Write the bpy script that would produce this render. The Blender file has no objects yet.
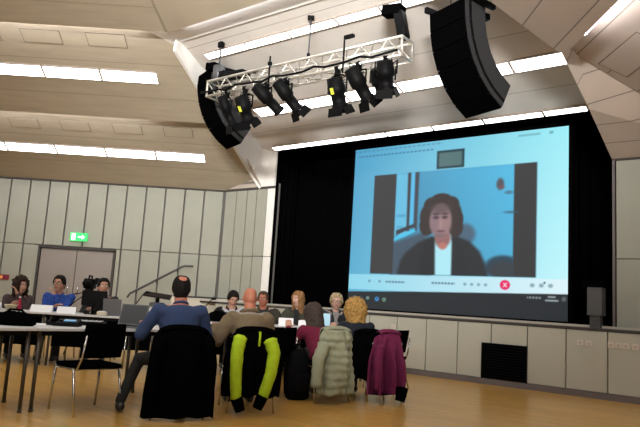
import bpy, bmesh, math, random
import numpy as np
from math import sin, cos, pi, radians, sqrt, atan2
from mathutils import Vector, Matrix, noise
random.seed(7)
scene = bpy.context.scene
COL = scene.collection
V = Vector

# ------------------------------------------------------------------ hall axes
# E runs along the stage front, N points from the hall into the stage
AE = V((.793, -.609, 0)).normalized(); AN = V((.609, .793, 0)).normalized()
ANG = atan2(AE.y, AE.x)
def W(e, d, z=0.): return AE*e + AN*d + V((0, 0, z))

# ------------------------------------------------------------------ materials
MATS = {}
def mat(name, col, rough=.6, metal=0., noise_amt=.0, noise_scale=30., bump=0., bump_scale=80., spec=.5, sheen=0., emit=None, estr=0.):
    if name in MATS: return MATS[name]
    m = bpy.data.materials.new(name); m.use_nodes = True
    nt = m.node_tree; b = nt.nodes['Principled BSDF']
    b.inputs['Base Color'].default_value = (*col, 1)
    b.inputs['Roughness'].default_value = rough
    b.inputs['Metallic'].default_value = metal
    b.inputs['Specular IOR Level'].default_value = spec
    if sheen: b.inputs['Sheen Weight'].default_value = sheen
    if emit:
        b.inputs['Emission Color'].default_value = (*emit, 1); b.inputs['Emission Strength'].default_value = estr
    tc = nt.nodes.new('ShaderNodeTexCoord')
    if noise_amt > 0:
        n = nt.nodes.new('ShaderNodeTexNoise'); n.inputs['Scale'].default_value = noise_scale; n.inputs['Detail'].default_value = 4
        nt.links.new(tc.outputs['Object'], n.inputs['Vector'])
        r = nt.nodes.new('ShaderNodeMapRange'); r.inputs['From Min'].default_value = .3; r.inputs['From Max'].default_value = .7
        r.inputs['To Min'].default_value = 1-noise_amt; r.inputs['To Max'].default_value = 1+noise_amt
        nt.links.new(n.outputs['Fac'], r.inputs['Value'])
        mx = nt.nodes.new('ShaderNodeVectorMath'); mx.operation = 'SCALE'; mx.inputs[0].default_value = col
        nt.links.new(r.outputs['Result'], mx.inputs['Scale']); nt.links.new(mx.outputs['Vector'], b.inputs['Base Color'])
    if bump > 0:
        n2 = nt.nodes.new('ShaderNodeTexNoise'); n2.inputs['Scale'].default_value = bump_scale
        nt.links.new(tc.outputs['Object'], n2.inputs['Vector'])
        bp = nt.nodes.new('ShaderNodeBump'); bp.inputs['Strength'].default_value = bump; bp.inputs['Distance'].default_value = .01
        nt.links.new(n2.outputs['Fac'], bp.inputs['Height']); nt.links.new(bp.outputs['Normal'], b.inputs['Normal'])
    MATS[name] = m
    return m

def seam_mat(name, col, axis, spacing, offset=0., axis2=None, spacing2=3., offset2=0., width=.012, dark=.35, rough=.7, grain=None):
    """board / panel surface with thin dark joints at equal distances along world axes"""
    m = mat(name, col, rough)
    nt = m.node_tree; b = nt.nodes['Principled BSDF']
    geo = nt.nodes.new('ShaderNodeNewGeometry')
    def joints(ax, sp, off, w):
        d = nt.nodes.new('ShaderNodeVectorMath'); d.operation = 'DOT_PRODUCT'; d.inputs[1].default_value = ax
        nt.links.new(geo.outputs['Position'], d.inputs[0])
        a = nt.nodes.new('ShaderNodeMath'); a.operation = 'ADD'; a.inputs[1].default_value = off
        nt.links.new(d.outputs['Value'], a.inputs[0])
        dv = nt.nodes.new('ShaderNodeMath'); dv.operation = 'DIVIDE'; dv.inputs[1].default_value = sp
        nt.links.new(a.outputs[0], dv.inputs[0])
        fr = nt.nodes.new('ShaderNodeMath'); fr.operation = 'FRACT'; nt.links.new(dv.outputs[0], fr.inputs[0])
        lt = nt.nodes.new('ShaderNodeMath'); lt.operation = 'LESS_THAN'; lt.inputs[1].default_value = w/sp
        nt.links.new(fr.outputs[0], lt.inputs[0])
        return lt.outputs[0]
    s = joints(axis, spacing, offset, width)
    if axis2 is not None:
        s2 = joints(axis2, spacing2, offset2, width)
        mx = nt.nodes.new('ShaderNodeMath'); mx.operation = 'MAXIMUM'
        nt.links.new(s, mx.inputs[0]); nt.links.new(s2, mx.inputs[1]); s = mx.outputs[0]
    n = nt.nodes.new('ShaderNodeTexNoise'); n.inputs['Scale'].default_value = 1.5; n.inputs['Detail'].default_value = 6
    mp = nt.nodes.new('ShaderNodeMapping')
    if grain: mp.inputs['Scale'].default_value = grain
    nt.links.new(geo.outputs['Position'], mp.inputs['Vector']); nt.links.new(mp.outputs['Vector'], n.inputs['Vector'])
    r = nt.nodes.new('ShaderNodeMapRange'); r.inputs['From Min'].default_value = .3; r.inputs['From Max'].default_value = .7
    r.inputs['To Min'].default_value = .93; r.inputs['To Max'].default_value = 1.07
    nt.links.new(n.outputs['Fac'], r.inputs['Value'])
    sc = nt.nodes.new('ShaderNodeVectorMath'); sc.operation = 'SCALE'; sc.inputs[0].default_value = col
    nt.links.new(r.outputs['Result'], sc.inputs['Scale'])
    mix = nt.nodes.new('ShaderNodeMix'); mix.data_type = 'RGBA'
    nt.links.new(s, mix.inputs['Factor']); nt.links.new(sc.outputs['Vector'], mix.inputs['A'])
    mix.inputs['B'].default_value = (*[c*dark for c in col], 1)
    nt.links.new(mix.outputs['Result'], b.inputs['Base Color'])
    return m

def floor_mat():
    m = mat('oak_parquet', (.4, .2, .07), .28)
    nt = m.node_tree; b = nt.nodes['Principled BSDF']
    geo = nt.nodes.new('ShaderNodeNewGeometry')
    mp = nt.nodes.new('ShaderNodeMapping'); mp.inputs['Rotation'].default_value = (0, 0, -ANG)
    nt.links.new(geo.outputs['Position'], mp.inputs['Vector'])
    br = nt.nodes.new('ShaderNodeTexBrick')
    br.inputs['Scale'].default_value = 1; br.inputs['Mortar Size'].default_value = .0012
    br.inputs['Brick Width'].default_value = .9; br.inputs['Row Height'].default_value = .07
    br.inputs['Color1'].default_value = FLOOR_A; br.inputs['Color2'].default_value = FLOOR_B
    br.inputs['Mortar'].default_value = (.10, .045, .015, 1)
    nt.links.new(mp.outputs['Vector'], br.inputs['Vector'])
    n = nt.nodes.new('ShaderNodeTexNoise'); n.inputs['Scale'].default_value = 3; n.inputs['Detail'].default_value = 8
    mp2 = nt.nodes.new('ShaderNodeMapping'); mp2.inputs['Scale'].default_value = (1.2, 14, 1)
    nt.links.new(mp.outputs['Vector'], mp2.inputs['Vector']); nt.links.new(mp2.outputs['Vector'], n.inputs['Vector'])
    r = nt.nodes.new('ShaderNodeMapRange'); r.inputs['From Min'].default_value = .3; r.inputs['From Max'].default_value = .7
    r.inputs['To Min'].default_value = .82; r.inputs['To Max'].default_value = 1.15
    nt.links.new(n.outputs['Fac'], r.inputs['Value'])
    sc = nt.nodes.new('ShaderNodeVectorMath'); sc.operation = 'SCALE'
    nt.links.new(br.outputs['Color'], sc.inputs[0]); nt.links.new(r.outputs['Result'], sc.inputs['Scale'])
    nt.links.new(sc.outputs['Vector'], b.inputs['Base Color'])
    b.inputs['Coat Weight'].default_value = .22; b.inputs['Coat Roughness'].default_value = .16; b.inputs['Specular IOR Level'].default_value = .35
    return m
FLOOR_A = (.56, .315, .075, 1); FLOOR_B = (.45, .245, .052, 1)

# ------------------------------------------------------------------ mesh helpers
def link(name, me, parent=None):
    o = bpy.data.objects.new(name, me); COL.objects.link(o)
    if parent: o.parent = parent
    return o
class MB:
    """collects shapes into one mesh"""
    def __init__(s): s.bm = bmesh.new(); s.mats = []
    def _mi(s, m):
        if m is None: return 0
        if m not in s.mats: s.mats.append(m)
        return s.mats.index(m)
    def _faces(s, fs, m, smooth):
        i = s._mi(m)
        for f in fs: f.material_index = i; f.smooth = smooth
    def box(s, c, size, rot=None, m=None, bevel=0.):
        b = bmesh.new(); bmesh.ops.create_cube(b, size=1)
        bmesh.ops.scale(b, vec=size, verts=b.verts)
        if bevel > 0: bmesh.ops.bevel(b, geom=b.edges[:], offset=bevel, segments=2, affect='EDGES', profile=.5)
        M = Matrix.Translation(c) @ (rot.to_4x4() if rot is not None else Matrix())
        s._merge(b, M, m, bevel > 0.008); return s
    def _merge(s, b, M, m, smooth):
        mp = {v: s.bm.verts.new(M @ v.co) for v in b.verts}
        fs = []
        for f in b.faces:
            try: fs.append(s.bm.faces.new([mp[v] for v in f.verts]))
            except ValueError: pass
        s._faces(fs, m, smooth); b.free()
    def sphere(s, c, r, m=None, seg=14, rings=10, rot=None):
        b = bmesh.new(); bmesh.ops.create_uvsphere(b, u_segments=seg, v_segments=rings, radius=1)
        r = (r, r, r) if not hasattr(r, '__len__') else r
        M = Matrix.Translation(c) @ (rot.to_4x4() if rot is not None else Matrix()) @ Matrix.Diagonal((*r, 1))
        s._merge(b, M, m, True); return s
    def rings(s, rs, m=None, smooth=True, cap=True, closed=False):
        vs = [[s.bm.verts.new(p) for p in r] for r in rs]; fs = []
        n = len(vs[0])
        prs = list(zip(vs, vs[1:])) + ([(vs[-1], vs[0])] if closed else [])
        for a, b in prs:
            for i in range(n):
                j = (i+1) % n; fs.append(s.bm.faces.new((a[i], a[j], b[j], b[i])))
        if cap and not closed: fs.append(s.bm.faces.new(vs[0][::-1])); fs.append(s.bm.faces.new(vs[-1]))
        s._faces(fs, m, smooth); return s
    def tube(s, pts, r, m=None, n=8, closed=False):
        pts = [V(p) for p in pts]; rs = []
        rr = r if hasattr(r, '__len__') else [r]*len(pts)
        t0 = (pts[1]-pts[0]).normalized(); u = t0.orthogonal().normalized()
        for i, p in enumerate(pts):
            if closed: t = (pts[(i+1) % len(pts)]-pts[i-1])
            else: t = pts[min(i+1, len(pts)-1)]-pts[max(i-1, 0)]
            t.normalize(); u = (u-t*u.dot(t)).normalized(); w = t.cross(u)
            rs.append([p+(u*cos(2*pi*k/n)+w*sin(2*pi*k/n))*rr[i] for k in range(n)])
        return s.rings(rs, m, True, True, closed)
    def capsule(s, a, b, ra, rb, m=None, n=14):
        a, b = V(a), V(b); t = (b-a).normalized(); u = t.orthogonal().normalized(); w = t.cross(u); rs = []
        for k in range(5):
            q = -pi/2*(1-(k+.25)/4.25); rs.append((a+t*ra*sin(q), ra*cos(q)))
        for k in range(5):
            q = pi/2*k/4.25; rs.append((b+t*rb*sin(q), rb*cos(q)))
        return s.rings([[c+(u*cos(2*pi*k/n)+w*sin(2*pi*k/n))*r for k in range(n)] for c, r in rs], m)
    def poly(s, pts, m=None):
        f = s.bm.faces.new([s.bm.verts.new(p) for p in pts]); s._faces([f], m, False); return s
    def slab(s, pts, up, m=None):
        """thick polygon: pts and the same pts moved by up"""
        up = V(up); a = [V(p) for p in pts]; b = [p+up for p in a]
        va = [s.bm.verts.new(p) for p in a]; vb = [s.bm.verts.new(p) for p in b]
        fs = [s.bm.faces.new(va), s.bm.faces.new(vb[::-1])]
        for i in range(len(va)):
            j = (i+1) % len(va); fs.append(s.bm.faces.new((va[j], va[i], vb[i], vb[j])))
        s._faces(fs, m, False); return s
    def mesh(s, name, fix=True):
        if fix: bmesh.ops.recalc_face_normals(s.bm, faces=s.bm.faces)
        me = bpy.data.meshes.new(name); s.bm.to_mesh(me); s.bm.free()
        for m in s.mats: me.materials.append(m)
        return me
    def build(s, name, m=None, parent=None, fix=True):
        me = s.mesh(name, fix)
        if m is not None:
            if len(me.materials) == 0: me.materials.append(m)
        return link(name, me, parent)

def tag(o, label, cat, group=None):
    o['label'] = label; o['category'] = cat
    if group: o['group'] = group
    return o
def struct(o): o['kind'] = 'structure'; return o
def thing(name, label, cat, loc=(0, 0, 0), rz=0., group=None):
    o = bpy.data.objects.new(name, None); COL.objects.link(o); o.empty_display_size = .1
    o.location = loc; o.rotation_euler = (0, 0, rz)
    return tag(o, label, cat, group)
def kids(o): return [c for c in bpy.data.objects if c.parent == o]
def dup(root, label, loc=None, rz=None, group=None):
    r = root.copy(); COL.objects.link(r); r['label'] = label
    if loc is not None: r.location = loc
    if rz is not None: r.rotation_euler = (0, 0, rz)
    if group: r['group'] = group
    for ch in kids(root):
        if ch == r: continue
        c = ch.copy(); COL.objects.link(c); c.parent = r
        for g in kids(ch):
            d = g.copy(); COL.objects.link(d); d.parent = c
    return r
def Rz(a): return Matrix.Rotation(a, 3, 'Z')
def Rx(a): return Matrix.Rotation(a, 3, 'X')
def Ry(a): return Matrix.Rotation(a, 3, 'Y')

# ------------------------------------------------------------------ palette
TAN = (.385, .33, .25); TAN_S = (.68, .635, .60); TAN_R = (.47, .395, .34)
GREY = (.315, .318, .268)
M_white = mat('white_plaster', (.78, .76, .73), .8, bump=.05)
M_black = mat('black_fabric', (.0018, .0018, .002), .95, spec=.0)
M_blackmetal = mat('black_painted_metal', (.003, .003, .0035), .55, spec=.08)
M_chrome = mat('chrome_tube', (.55, .55, .56), .25, 1.)
M_alu = mat('aluminium', (.75, .72, .66), .38, .85)
M_gray = mat('dark_grey_plastic', (.05, .05, .055), .5)
M_top = mat('white_laminate', (.56, .57, .59), .35)
M_paper = mat('white_paper', (.85, .86, .9), .8)
M_tube = mat('lit_diffuser', (1, 1, 1), .6, emit=(1, .97, .93), estr=5.)
M_cove = mat('lit_cove_strip', (1, 1, 1), .6, emit=(.97, .97, 1), estr=40.)
M_dark = mat('dark_joint', (.05, .043, .04), .8)
M_ceilL = seam_mat('ceiling_boards_left', TAN, (0, 1, 0), .75, .2, width=.012, dark=.55, grain=(1, 6, 6))
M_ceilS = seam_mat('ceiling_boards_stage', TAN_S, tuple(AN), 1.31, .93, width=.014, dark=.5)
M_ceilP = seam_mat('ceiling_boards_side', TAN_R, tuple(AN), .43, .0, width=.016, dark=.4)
RD = V((0, -1, 0)); RN = V((1, 0, 0))
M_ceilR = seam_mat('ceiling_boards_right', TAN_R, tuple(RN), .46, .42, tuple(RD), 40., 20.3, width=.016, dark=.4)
M_wall = mat('beige_wall_panel', GREY, .75, noise_amt=.03, noise_scale=2)
M_joint = mat('wall_joint', (.17, .16, .15), .8)
M_wall2 = mat('beige_stage_panel', (.41, .40, .335), .7, noise_amt=.03, noise_scale=2)

# ------------------------------------------------------------------ room shell
WY = 14.72; WZ = 3.6           # left wall and its height
WD = 10.3                      # proscenium wall plane
CX, CY = -2.26, 14.72          # corner between left wall and return wall
RC = V((5.72, 8.59, 0))        # corner between proscenium and right wall
f = MB().slab([(-10.6, -6.2, 0), (9.8, -6.2, 0), (9.8, 15.2, 0), (-10.6, 15.2, 0)], (0, 0, -.1)).build('floor', floor_mat()); struct(f)

# left wall: vertical board panels with dark joints, opening for the double door
b = MB()
b.box((-6.43, WY+.12, 1.85), (8.4, .1, 3.7), m=M_joint)
DX0, DX1, DZ = -6.5, -4.7, 2.03
xs = []; x = -10.53
while x < CX: xs.append(x); x += .4575
for x in xs:
    x0, x1 = x+.020, min(x+.4375, CX-.02)
    b.box(((x0+x1)/2, WY+.03, (2.07+WZ-.03)/2), (x1-x0, .06, WZ-.03-2.07), m=M_wall, bevel=.004)
    segs = [(x0, x1)]
    out = []
    for a0, a1 in segs:
        if a1 <= DX0 or a0 >= DX1: out.append((a0, a1))
        else:
            if a0 < DX0-.03: out.append((a0, DX0-.01))
            if a1 > DX1+.03: out.append((DX1+.01, a1))
    for a0, a1 in out:
        z0 = 1.09 if a0 > -3.3 else .12
        b.box(((a0+a1)/2, WY+.03, (z0+2.05)/2), (a1-a0, .06, 2.05-z0), m=M_wall, bevel=.004)
b.box(((-3.3+CX)/2, WY+.02, .6), (CX+3.3, .06, .93), m=mat('light_wainscot', (.6, .56, .48), .7))
struct(b.build('wall_left'))
# return wall beside the stage (parallel to the stage front)
b = MB(); rotE = Rz(ANG)
e = -10.72; ks = 0
b.box(W((-10.76-9.2)/2, WD+.12, 1.85), (1.56, .1, 3.7), rotE, M_joint)
for e0, e1, mm in ((-10.74, -10.40, M_wall), (-10.37, -10.06, M_wall), (-10.03, -9.76, M_wall), (-9.73, -9.44, M_wall), (-9.42, -9.2, M_white)):
    b.box(W((e0+e1)/2, WD+.03, (2.06+WZ-.03)/2), (e1-e0, .06, WZ-.03-2.06), rotE, mm)
    b.box(W((e0+e1)/2, WD+.03, (1.09+2.045)/2), (e1-e0, .06, .955), rotE, mm)
    b.box(W((e0+e1)/2, WD+.02, .6), (e1-e0, .06, .93), rotE, mat('light_wainscot', (.6, .56, .48), .7))
struct(b.build('wall_stage_side'))
# baseboards and top joint
b = MB(); b.box((-6.43, WY-.01, .06), (8.3, .02, .12)); struct(b.build('baseboard_left', M_dark))
b = MB(); b.box((-6.43, WY+.01, WZ+.0), (8.4, .05, .05)); b.box(W(-9.98, WD+.01, WZ), (1.55, .05, .05), rotE)
b.box(W(-1.45, WD+.01, WZ), (1.6, .05, .05), rotE)
struct(b.build('trim_1', M_dark))
# right proscenium wall
b = MB()
e0, e1 = -2.2, -.72
b.box(W((e0+e1)/2-.02, WD+.12, 1.85), (e1-e0+.04, .1, 3.7), rotE, M_dark)
b.box(W((e0+e1)/2, WD+.03, (2.06+WZ-.03)/2), (e1-e0, .06, WZ-.03-2.06), rotE, M_wall)
b.box(W((e0+e1)/2, WD+.03, 1.025+.5), (e1-e0, .06, 1.04), rotE, M_wall)
struct(b.build('wall_right'))
b = MB(); q = RC; b.slab([q, q+RD*14.8, q+RD*14.8+V((0, 0, WZ)), q+V((0, 0, WZ))], RN*.15)
struct(b.build('wall_right_side', M_wall))
b = MB(); b.box((-10.65, 4.3, 1.85), (.1, 21, 3.7)); struct(b.build('wall_far_left', M_wall))
b = MB(); b.box((-.4, -6.25, 3.1), (20.6, .1, 6.3)); struct(b.build('wall_back', M_wall))

# double door
d = MB()
for x0, x1 in ((DX0+.06, -5.61), (-5.595, DX1-.06)):
    d.box(((x0+x1)/2, WY+.04, 1.0), (x1-x0, .05, 1.97), bevel=.004)
door = struct(d.build('door_1', mat('taupe_door', (.26, .23, .21), .6)))
fr = MB()
for x in (DX0+.025, DX1-.025): fr.box((x, WY+.02, 1.01), (.05, .09, 2.02))
fr.box(((DX0+DX1)/2, WY+.02, 2.02), (DX1-DX0, .09, .04)); fr.build('door_frame', M_dark, door)
hd = MB()
for x in (-5.72, -5.48): hd.tube([(x, WY-.03, .95), (x, WY-.03, 1.15)], .012)
hd.build('door_handle', M_chrome, door)

# ---------------------------------------------------------------- ceiling
def PLz(Y): return WZ+.4*(WY-Y)
L2Y, L2Z = 12.34, 4.55; L1Y, L1Z = 10.07, 5.46
UP = V((0, 0, .05)); RAISE = .30
t0s = (L2Z+RAISE-WZ)/(WY-L2Y); t1s = (L1Z+RAISE-L2Z)/(L2Y-L1Y)
def crease_x(Y):                      # right edge of the left sector
    return -1.40 + (14.59-Y)*(-1.28/4.15) if Y < 14.59 else -1.40-(Y-14.59)*6.
XL = -10.6
XR0 = -2.26
c = MB()
# lowest tier, wall top up to behind the lower lip
c.slab([(XL, WY+.02, WZ), (XR0, WY, WZ), (crease_x(14.3)-.12, 14.3, WZ+t0s*.42), (crease_x(L2Y-.45), L2Y-.45, WZ+t0s*(WY-L2Y+.45)), (XL, L2Y-.45, WZ+t0s*(WY-L2Y+.45))], UP)
struct(c.build('ceiling_left_lower', M_ceilL))
c = MB()
c.slab([(XL, L2Y, L2Z), (crease_x(L2Y), L2Y, L2Z), (crease_x(L1Y-.45), L1Y-.45, L2Z+t1s*(L2Y-L1Y+.45)), (XL, L1Y-.45, L2Z+t1s*(L2Y-L1Y+.45))], UP)
struct(c.build('ceiling_left_middle', M_ceilL))
APX = V((-2.79, 10.09, 5.46)); Q = V((-3.12, 7.6, 6.25))
c = MB(); c.slab([(XL, 10.09, 5.46), APX, Q, (XL, 7.6, 6.25)], UP)
struct(c.build('ceiling_left_upper', M_ceilL))
# small left side sector above the return wall, between the corner and the white wedge
c = MB()
cr = V((crease_x(14.3)-.12, 14.3, WZ+t0s*.42))
c.slab([V((CX, CY, WZ)), W(-9.62, WD, WZ), V((crease_x(13.4), 13.4, WZ+t0s*(WY-13.4))), cr], UP)
struct(c.build('ceiling_left_corner', M_ceilP))
# stage sector
def PSz(d): return 4.45+.3*(10.2-d)
c = MB(); c.slab([W(-10.1, 10.26, PSz(10.26)), W(-1.9, 10.26, PSz(10.26)), W(-1.9, 6.0, PSz(6.0)), W(-10.1, 6.0, PSz(6.0))], UP)
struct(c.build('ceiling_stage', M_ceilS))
R_ = W(1.5, 6.25, 5.42)
APS = W(-8.24, 6.28, 5.41)
c = MB(); c.slab([APX, APS, R_, R_+(Q-APX)*1.0, Q], UP)
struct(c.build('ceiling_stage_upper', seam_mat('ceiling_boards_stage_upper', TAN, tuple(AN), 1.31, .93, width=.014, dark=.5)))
# pale fascia under the stage lip
c = MB(); c.slab([W(-8.9, 6.73, PSz(6.73)-.012), W(-3.5, 6.73, PSz(6.73)-.012), W(-3.5, 6.0, PSz(6.0)-.012), W(-8.9, 6.0, PSz(6.0)-.012)], (0, 0, -.012))
struct(c.build('trim_2', M_white))
# white wedge closing the step between left sector and stage sector
c = MB()
def smooth_(t): return max(0, min(1, t))
pts = [W(-9.62, WD, WZ)] + [V((crease_x(Y), Y, PLz(Y))) for Y in (14.0, 13.0, 12.0, 11.0, 10.45)]
tops = []
for p in pts:
    dd = p.dot(AN); tops.append(V((p.x, p.y, PSz(min(dd, 10.26))+.03))+AE*.26*smooth_((p.y-10.2)/2.0))
for i in range(len(pts)-1):
    c.slab([pts[i]-V((0, 0, .02)), pts[i+1]-V((0, 0, .02)), tops[i+1], tops[i]], V((-.05, .02, 0)))
c.slab([W(-9.64, WD, WZ), W(-9.2, WD, WZ), W(-9.2, WD, 4.46), W(-9.64, WD, 4.46)], AN*.06)
struct(c.build('ceiling_wedge', M_white))
# right side: proscenium sector (P3) and right sector (two tiers)
def P3z(d): return WZ+.4*(WD-d)
k0 = V((5.72, 8.59, WZ)); k1 = V((3.30, 7.96, 4.60))
c = MB()
c.slab([W(-2.26, WD, WZ), k0, k1, W(-2.36, 7.98, P3z(7.98)), W(-2.30, 9.11, P3z(9.11))], UP)
struct(c.build('ceiling_right_corner', M_ceilP))
def PRp(dist, along, dz=0.): return RC - RN*dist + RD*along + V((0, 0, WZ+.4*dist+dz))
LD = 2.76
c = MB()
c.slab([PRp(0, 0), PRp(0, 12), PRp(LD+.4, 12), PRp(LD+.4, .26*(LD+.4))], UP)
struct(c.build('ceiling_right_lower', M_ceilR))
def PR1(dist, along): return PRp(dist, along)
LIPZ = -.30
c = MB()
c.slab([PRp(LD, 1.25, LIPZ), PRp(LD, 12, LIPZ), PRp(6, 12, LIPZ), PRp(6, 1.4, LIPZ), PRp(3.85, 1.46, LIPZ), PRp(LD+.06, 1.0, LIPZ)], UP)
struct(c.build('ceiling_right_upper', M_ceilR))
# vertical closing faces between the stage sector and the lower right sectors
c = MB()
pp = [W(-2.26, WD-.02, WZ), W(-2.30, 9.11, P3z(9.11)), W(-2.36, 7.98, P3z(7.98))]
for a_, b_ in zip(pp, pp[1:]):
    c.slab([a_, b_, V((b_.x, b_.y, PSz(b_.dot(AN))+.03)), V((a_.x, a_.y, PSz(a_.dot(AN))+.03))], AE*.05)
c.bm.free()
# flat middle of the ceiling above the camera
c = MB(); c.slab([(XL, 7.7, 6.25), (-3.1, 7.7, 6.25), (4.0, 4.9, 6.25), (9.6, 4.5, 6.25), (9.6, -6.2, 6.25), (XL, -6.2, 6.25)], UP)
struct(c.build('ceiling_middle', mat('tan_plain', TAN, .7)))

# hidden cove strips lying on the lips
M_cove_dim = mat('lit_cove_dim', (1, 1, 1), .6, emit=(.97, .97, 1), estr=12.)
def cove(name, a, bb, inn, label, w=.06, tm=None):
    a, bb, inn = V(a), V(bb), V(inn).normalized(); t = (bb-a)
    o = thing(name, label, 'cove light', (a+bb)/2, 0, 'strip lights hidden behind the ceiling steps'); R = Rz(atan2(t.y, t.x))
    MB().box((0, 0, 0), (t.length, w, .05), R).build('tube', tm or M_cove, o)
    MB().box(inn*(w/2+.012), (t.length, .015, .07), R).build('tray', M_blackmetal, o)
    return o
cove('cove_light', (-10.3, L2Y+.03, L2Z+.115), (-3.6, L2Y+.03, L2Z+.115), (0, -1, 0), 'light strip tucked behind the lower ceiling step on the left')
cove('cove_light', (-10.3, L1Y+.05, L1Z+.115), (-3.25, L1Y+.05, L1Z+.115), (0, -1, 0), 'light strip tucked behind the upper ceiling step on the left')
cove('cove_light', W(-8.05, 6.33, 5.52), W(-3.6, 6.31, 5.52), -AN, 'light strip tucked behind the white step in front of the stage', tm=M_cove_dim)
cove('cove_light', PRp(LD-.02, 1.5, LIPZ+.085), PRp(LD-.02, 9, LIPZ+.085), -RN, 'light strip tucked behind the ceiling step at upper right')

# ------------------------------------------------------------------ visible ceiling light rows
def strip(p0, p1, slope_dir, slope, width, label, group, off=.0):
    """a flat light fitting between p0 and p1, tilted with the ceiling"""
    p0, p1 = V(p0), V(p1); t = (p1-p0); L = t.length-.035; t.normalize()
    sd = (V(slope_dir).normalized()+V((0, 0, slope))).normalized()
    n = t.cross(sd).normalized()
    if n.z > 0: n = -n
    R = Matrix((t, n.cross(t), n)).transposed()
    o = thing('ceiling_light', label, 'ceiling light', (p0+p1)/2, 0, group)
    MB().box(R @ V((0, 0, .012)), (L, width+.05, .024), R).build('housing', mat('fitting_rim', (.30, .25, .21), .6), o)
    MB().box(R @ V((0, 0, .026)), (L-.01, width, .012), R).build('diffuser', M_tube, o)
    return o
ordn = ['first', 'second', 'third', 'fourth', 'fifth', 'sixth', 'seventh']
xsL2 = [-8.15, -7.035, -5.93, -4.82, -3.71, -2.61]
yL2 = 13.69
for i in range(5):
    strip((xsL2[i], yL2, WZ+t0s*(WY-yL2)), (xsL2[i+1], yL2, WZ+t0s*(WY-yL2)), (0, -1, 0), t0s, .25,
          '%s flat light from the left in the lower row above the panelled wall' % ordn[i], 'lower left ceiling light row')
xsL1 = [-6.40, -5.32, -4.245, -3.17]; yL1 = 11.33
for i in range(3):
    strip((xsL1[i], yL1, L2Z+t1s*(L2Y-yL1)), (xsL1[i+1], yL1, L2Z+t1s*(L2Y-yL1)), (0, -1, 0), t1s, .25,
          '%s flat light from the left in the upper row on the left ceiling' % ordn[i], 'upper left ceiling light row')
esA = [-8.30, -7.30, -6.37, -5.43, -4.66, -3.73, -2.80]
for i in range(6):
    strip(W(esA[i], 7.2, PSz(7.2)), W(esA[i+1], 7.2, PSz(7.2)), -AN, .3, .13,
          '%s light from the left in the row behind the spotlight truss top' % ordn[i], 'front row of lights over the stage')
esB = [-8.60, -7.50, -6.40, -5.31, -4.34, -3.36, -2.53]
for i in range(6):
    strip(W(esB[i], 8.91, PSz(8.91)), W(esB[i+1], 8.91, PSz(8.91)), -AN, .3, .26,
          '%s light from the left in the wide row below the spotlight truss' % ordn[i], 'middle row of lights over the stage')
esC = [-9.22, -8.25, -7.28, -6.30, -5.31, -4.32, -3.28, -2.58]
for i in range(7):
    strip(W(esC[i], 10.17, PSz(10.17)-.005), W(esC[i+1], 10.17, PSz(10.17)-.005), -AN, .3, .12,
          '%s slim light from the left along the top of the black stage opening' % ordn[i], 'slim lights along the stage opening')

# ceiling access hatches (thin dark outline round a board-coloured panel)
def hatch(c, u, v, w, h, label, pm=None):
    c, u, v = V(c), V(u).normalized(), V(v).normalized(); n = u.cross(v).normalized()
    if n.z > 0: n = -n
    R = Matrix((u, n.cross(u), n)).transposed()
    o = thing('ceiling_hatch', label, 'hatch', c, 0, 'access hatches in the ceiling')
    MB().box(R @ V((0, 0, .003)), (w, h, .006), R).build('rim', mat('hatch_rim', (.17, .14, .11), .8), o)
    MB().box(R @ V((0, 0, .007)), (w-.03, h-.03, .006), R).build('panel', pm or mat('tan_plain', TAN, .7), o)
for i, x in enumerate((-6.1, -5.0, -3.85)):
    Y = 10.62; hatch((x-.1, Y, L2Z+t1s*(L2Y-Y)), (1, 0, 0), (0, -1, t1s), .70, .30, '%s access hatch above the upper left light row' % ('first', 'second', 'third')[i])
for i, x in enumerate((-6.37, -5.29, -4.18, -3.1)):
    Y = 13.0; hatch((x, Y, WZ+t0s*(WY-Y)), (1, 0, 0), (0, -1, t0s), .62, .30, '%s access hatch from the left above the lower light row' % ordn[i])
p_ = PR1(1.98, 1.15); hatch(p_, RD, -RN+V((0, 0, .4)), 1.0, .42, 'access hatch in the boarded ceiling at upper right', mat('tan_right', TAN_R, .7))
# ------------------------------------------------------------------ stage
DF = 9.88; SZ = 1.0
ew, ee = -10.2, .2
b = MB()
b.slab([W(-10.9, DF+.03, SZ-.04), W(ee, DF+.03, SZ-.04), W(ee, 15, SZ-.04), W(-10.9, 15, SZ-.04)], (0, 0, .04), mat('black_stage_floor', (.012, .012, .012), .5))
b.slab([W(ew, DF-.015, SZ-.035), W(ee, DF-.015, SZ-.035), W(ee, DF+.05, SZ-.035), W(ew, DF+.05, SZ-.035)], (0, 0, .035), M_dark)
b.slab([W(ew, DF+.25, SZ), W(ee, DF+.25, SZ), W(ee, DF+.33, SZ), W(ew, DF+.33, SZ)], (0, 0, .035), mat('stage_edge_rail', (.42, .38, .32), .5))
struct(b.build('stage'))
b = MB()
b.slab([W(ew, DF+.05, .0), W(ee, DF+.05, 0), W(ee, DF+.05, SZ-.04), W(ew, DF+.05, SZ-.04)], AN*.05, M_dark)
esm = [-5.717+.5803*k for k in range(-8, 11)]
for a0, a1 in zip(esm, esm[1:]):
    if a1 < ew: continue
    b.box(W((a0+a1)/2, DF+.025, (.095+.955)/2), (a1-a0-.016, .05, .86), rotE, M_wall2, bevel=.003)
struct(b.build('wall_stage_front'))
b = MB(); b.box(W((ew+ee)/2, DF+.005, .045), (ee-ew, .05, .09), rotE); struct(b.build('baseboard_stage', mat('grey_plinth', (.13, .11, .11), .5)))
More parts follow.
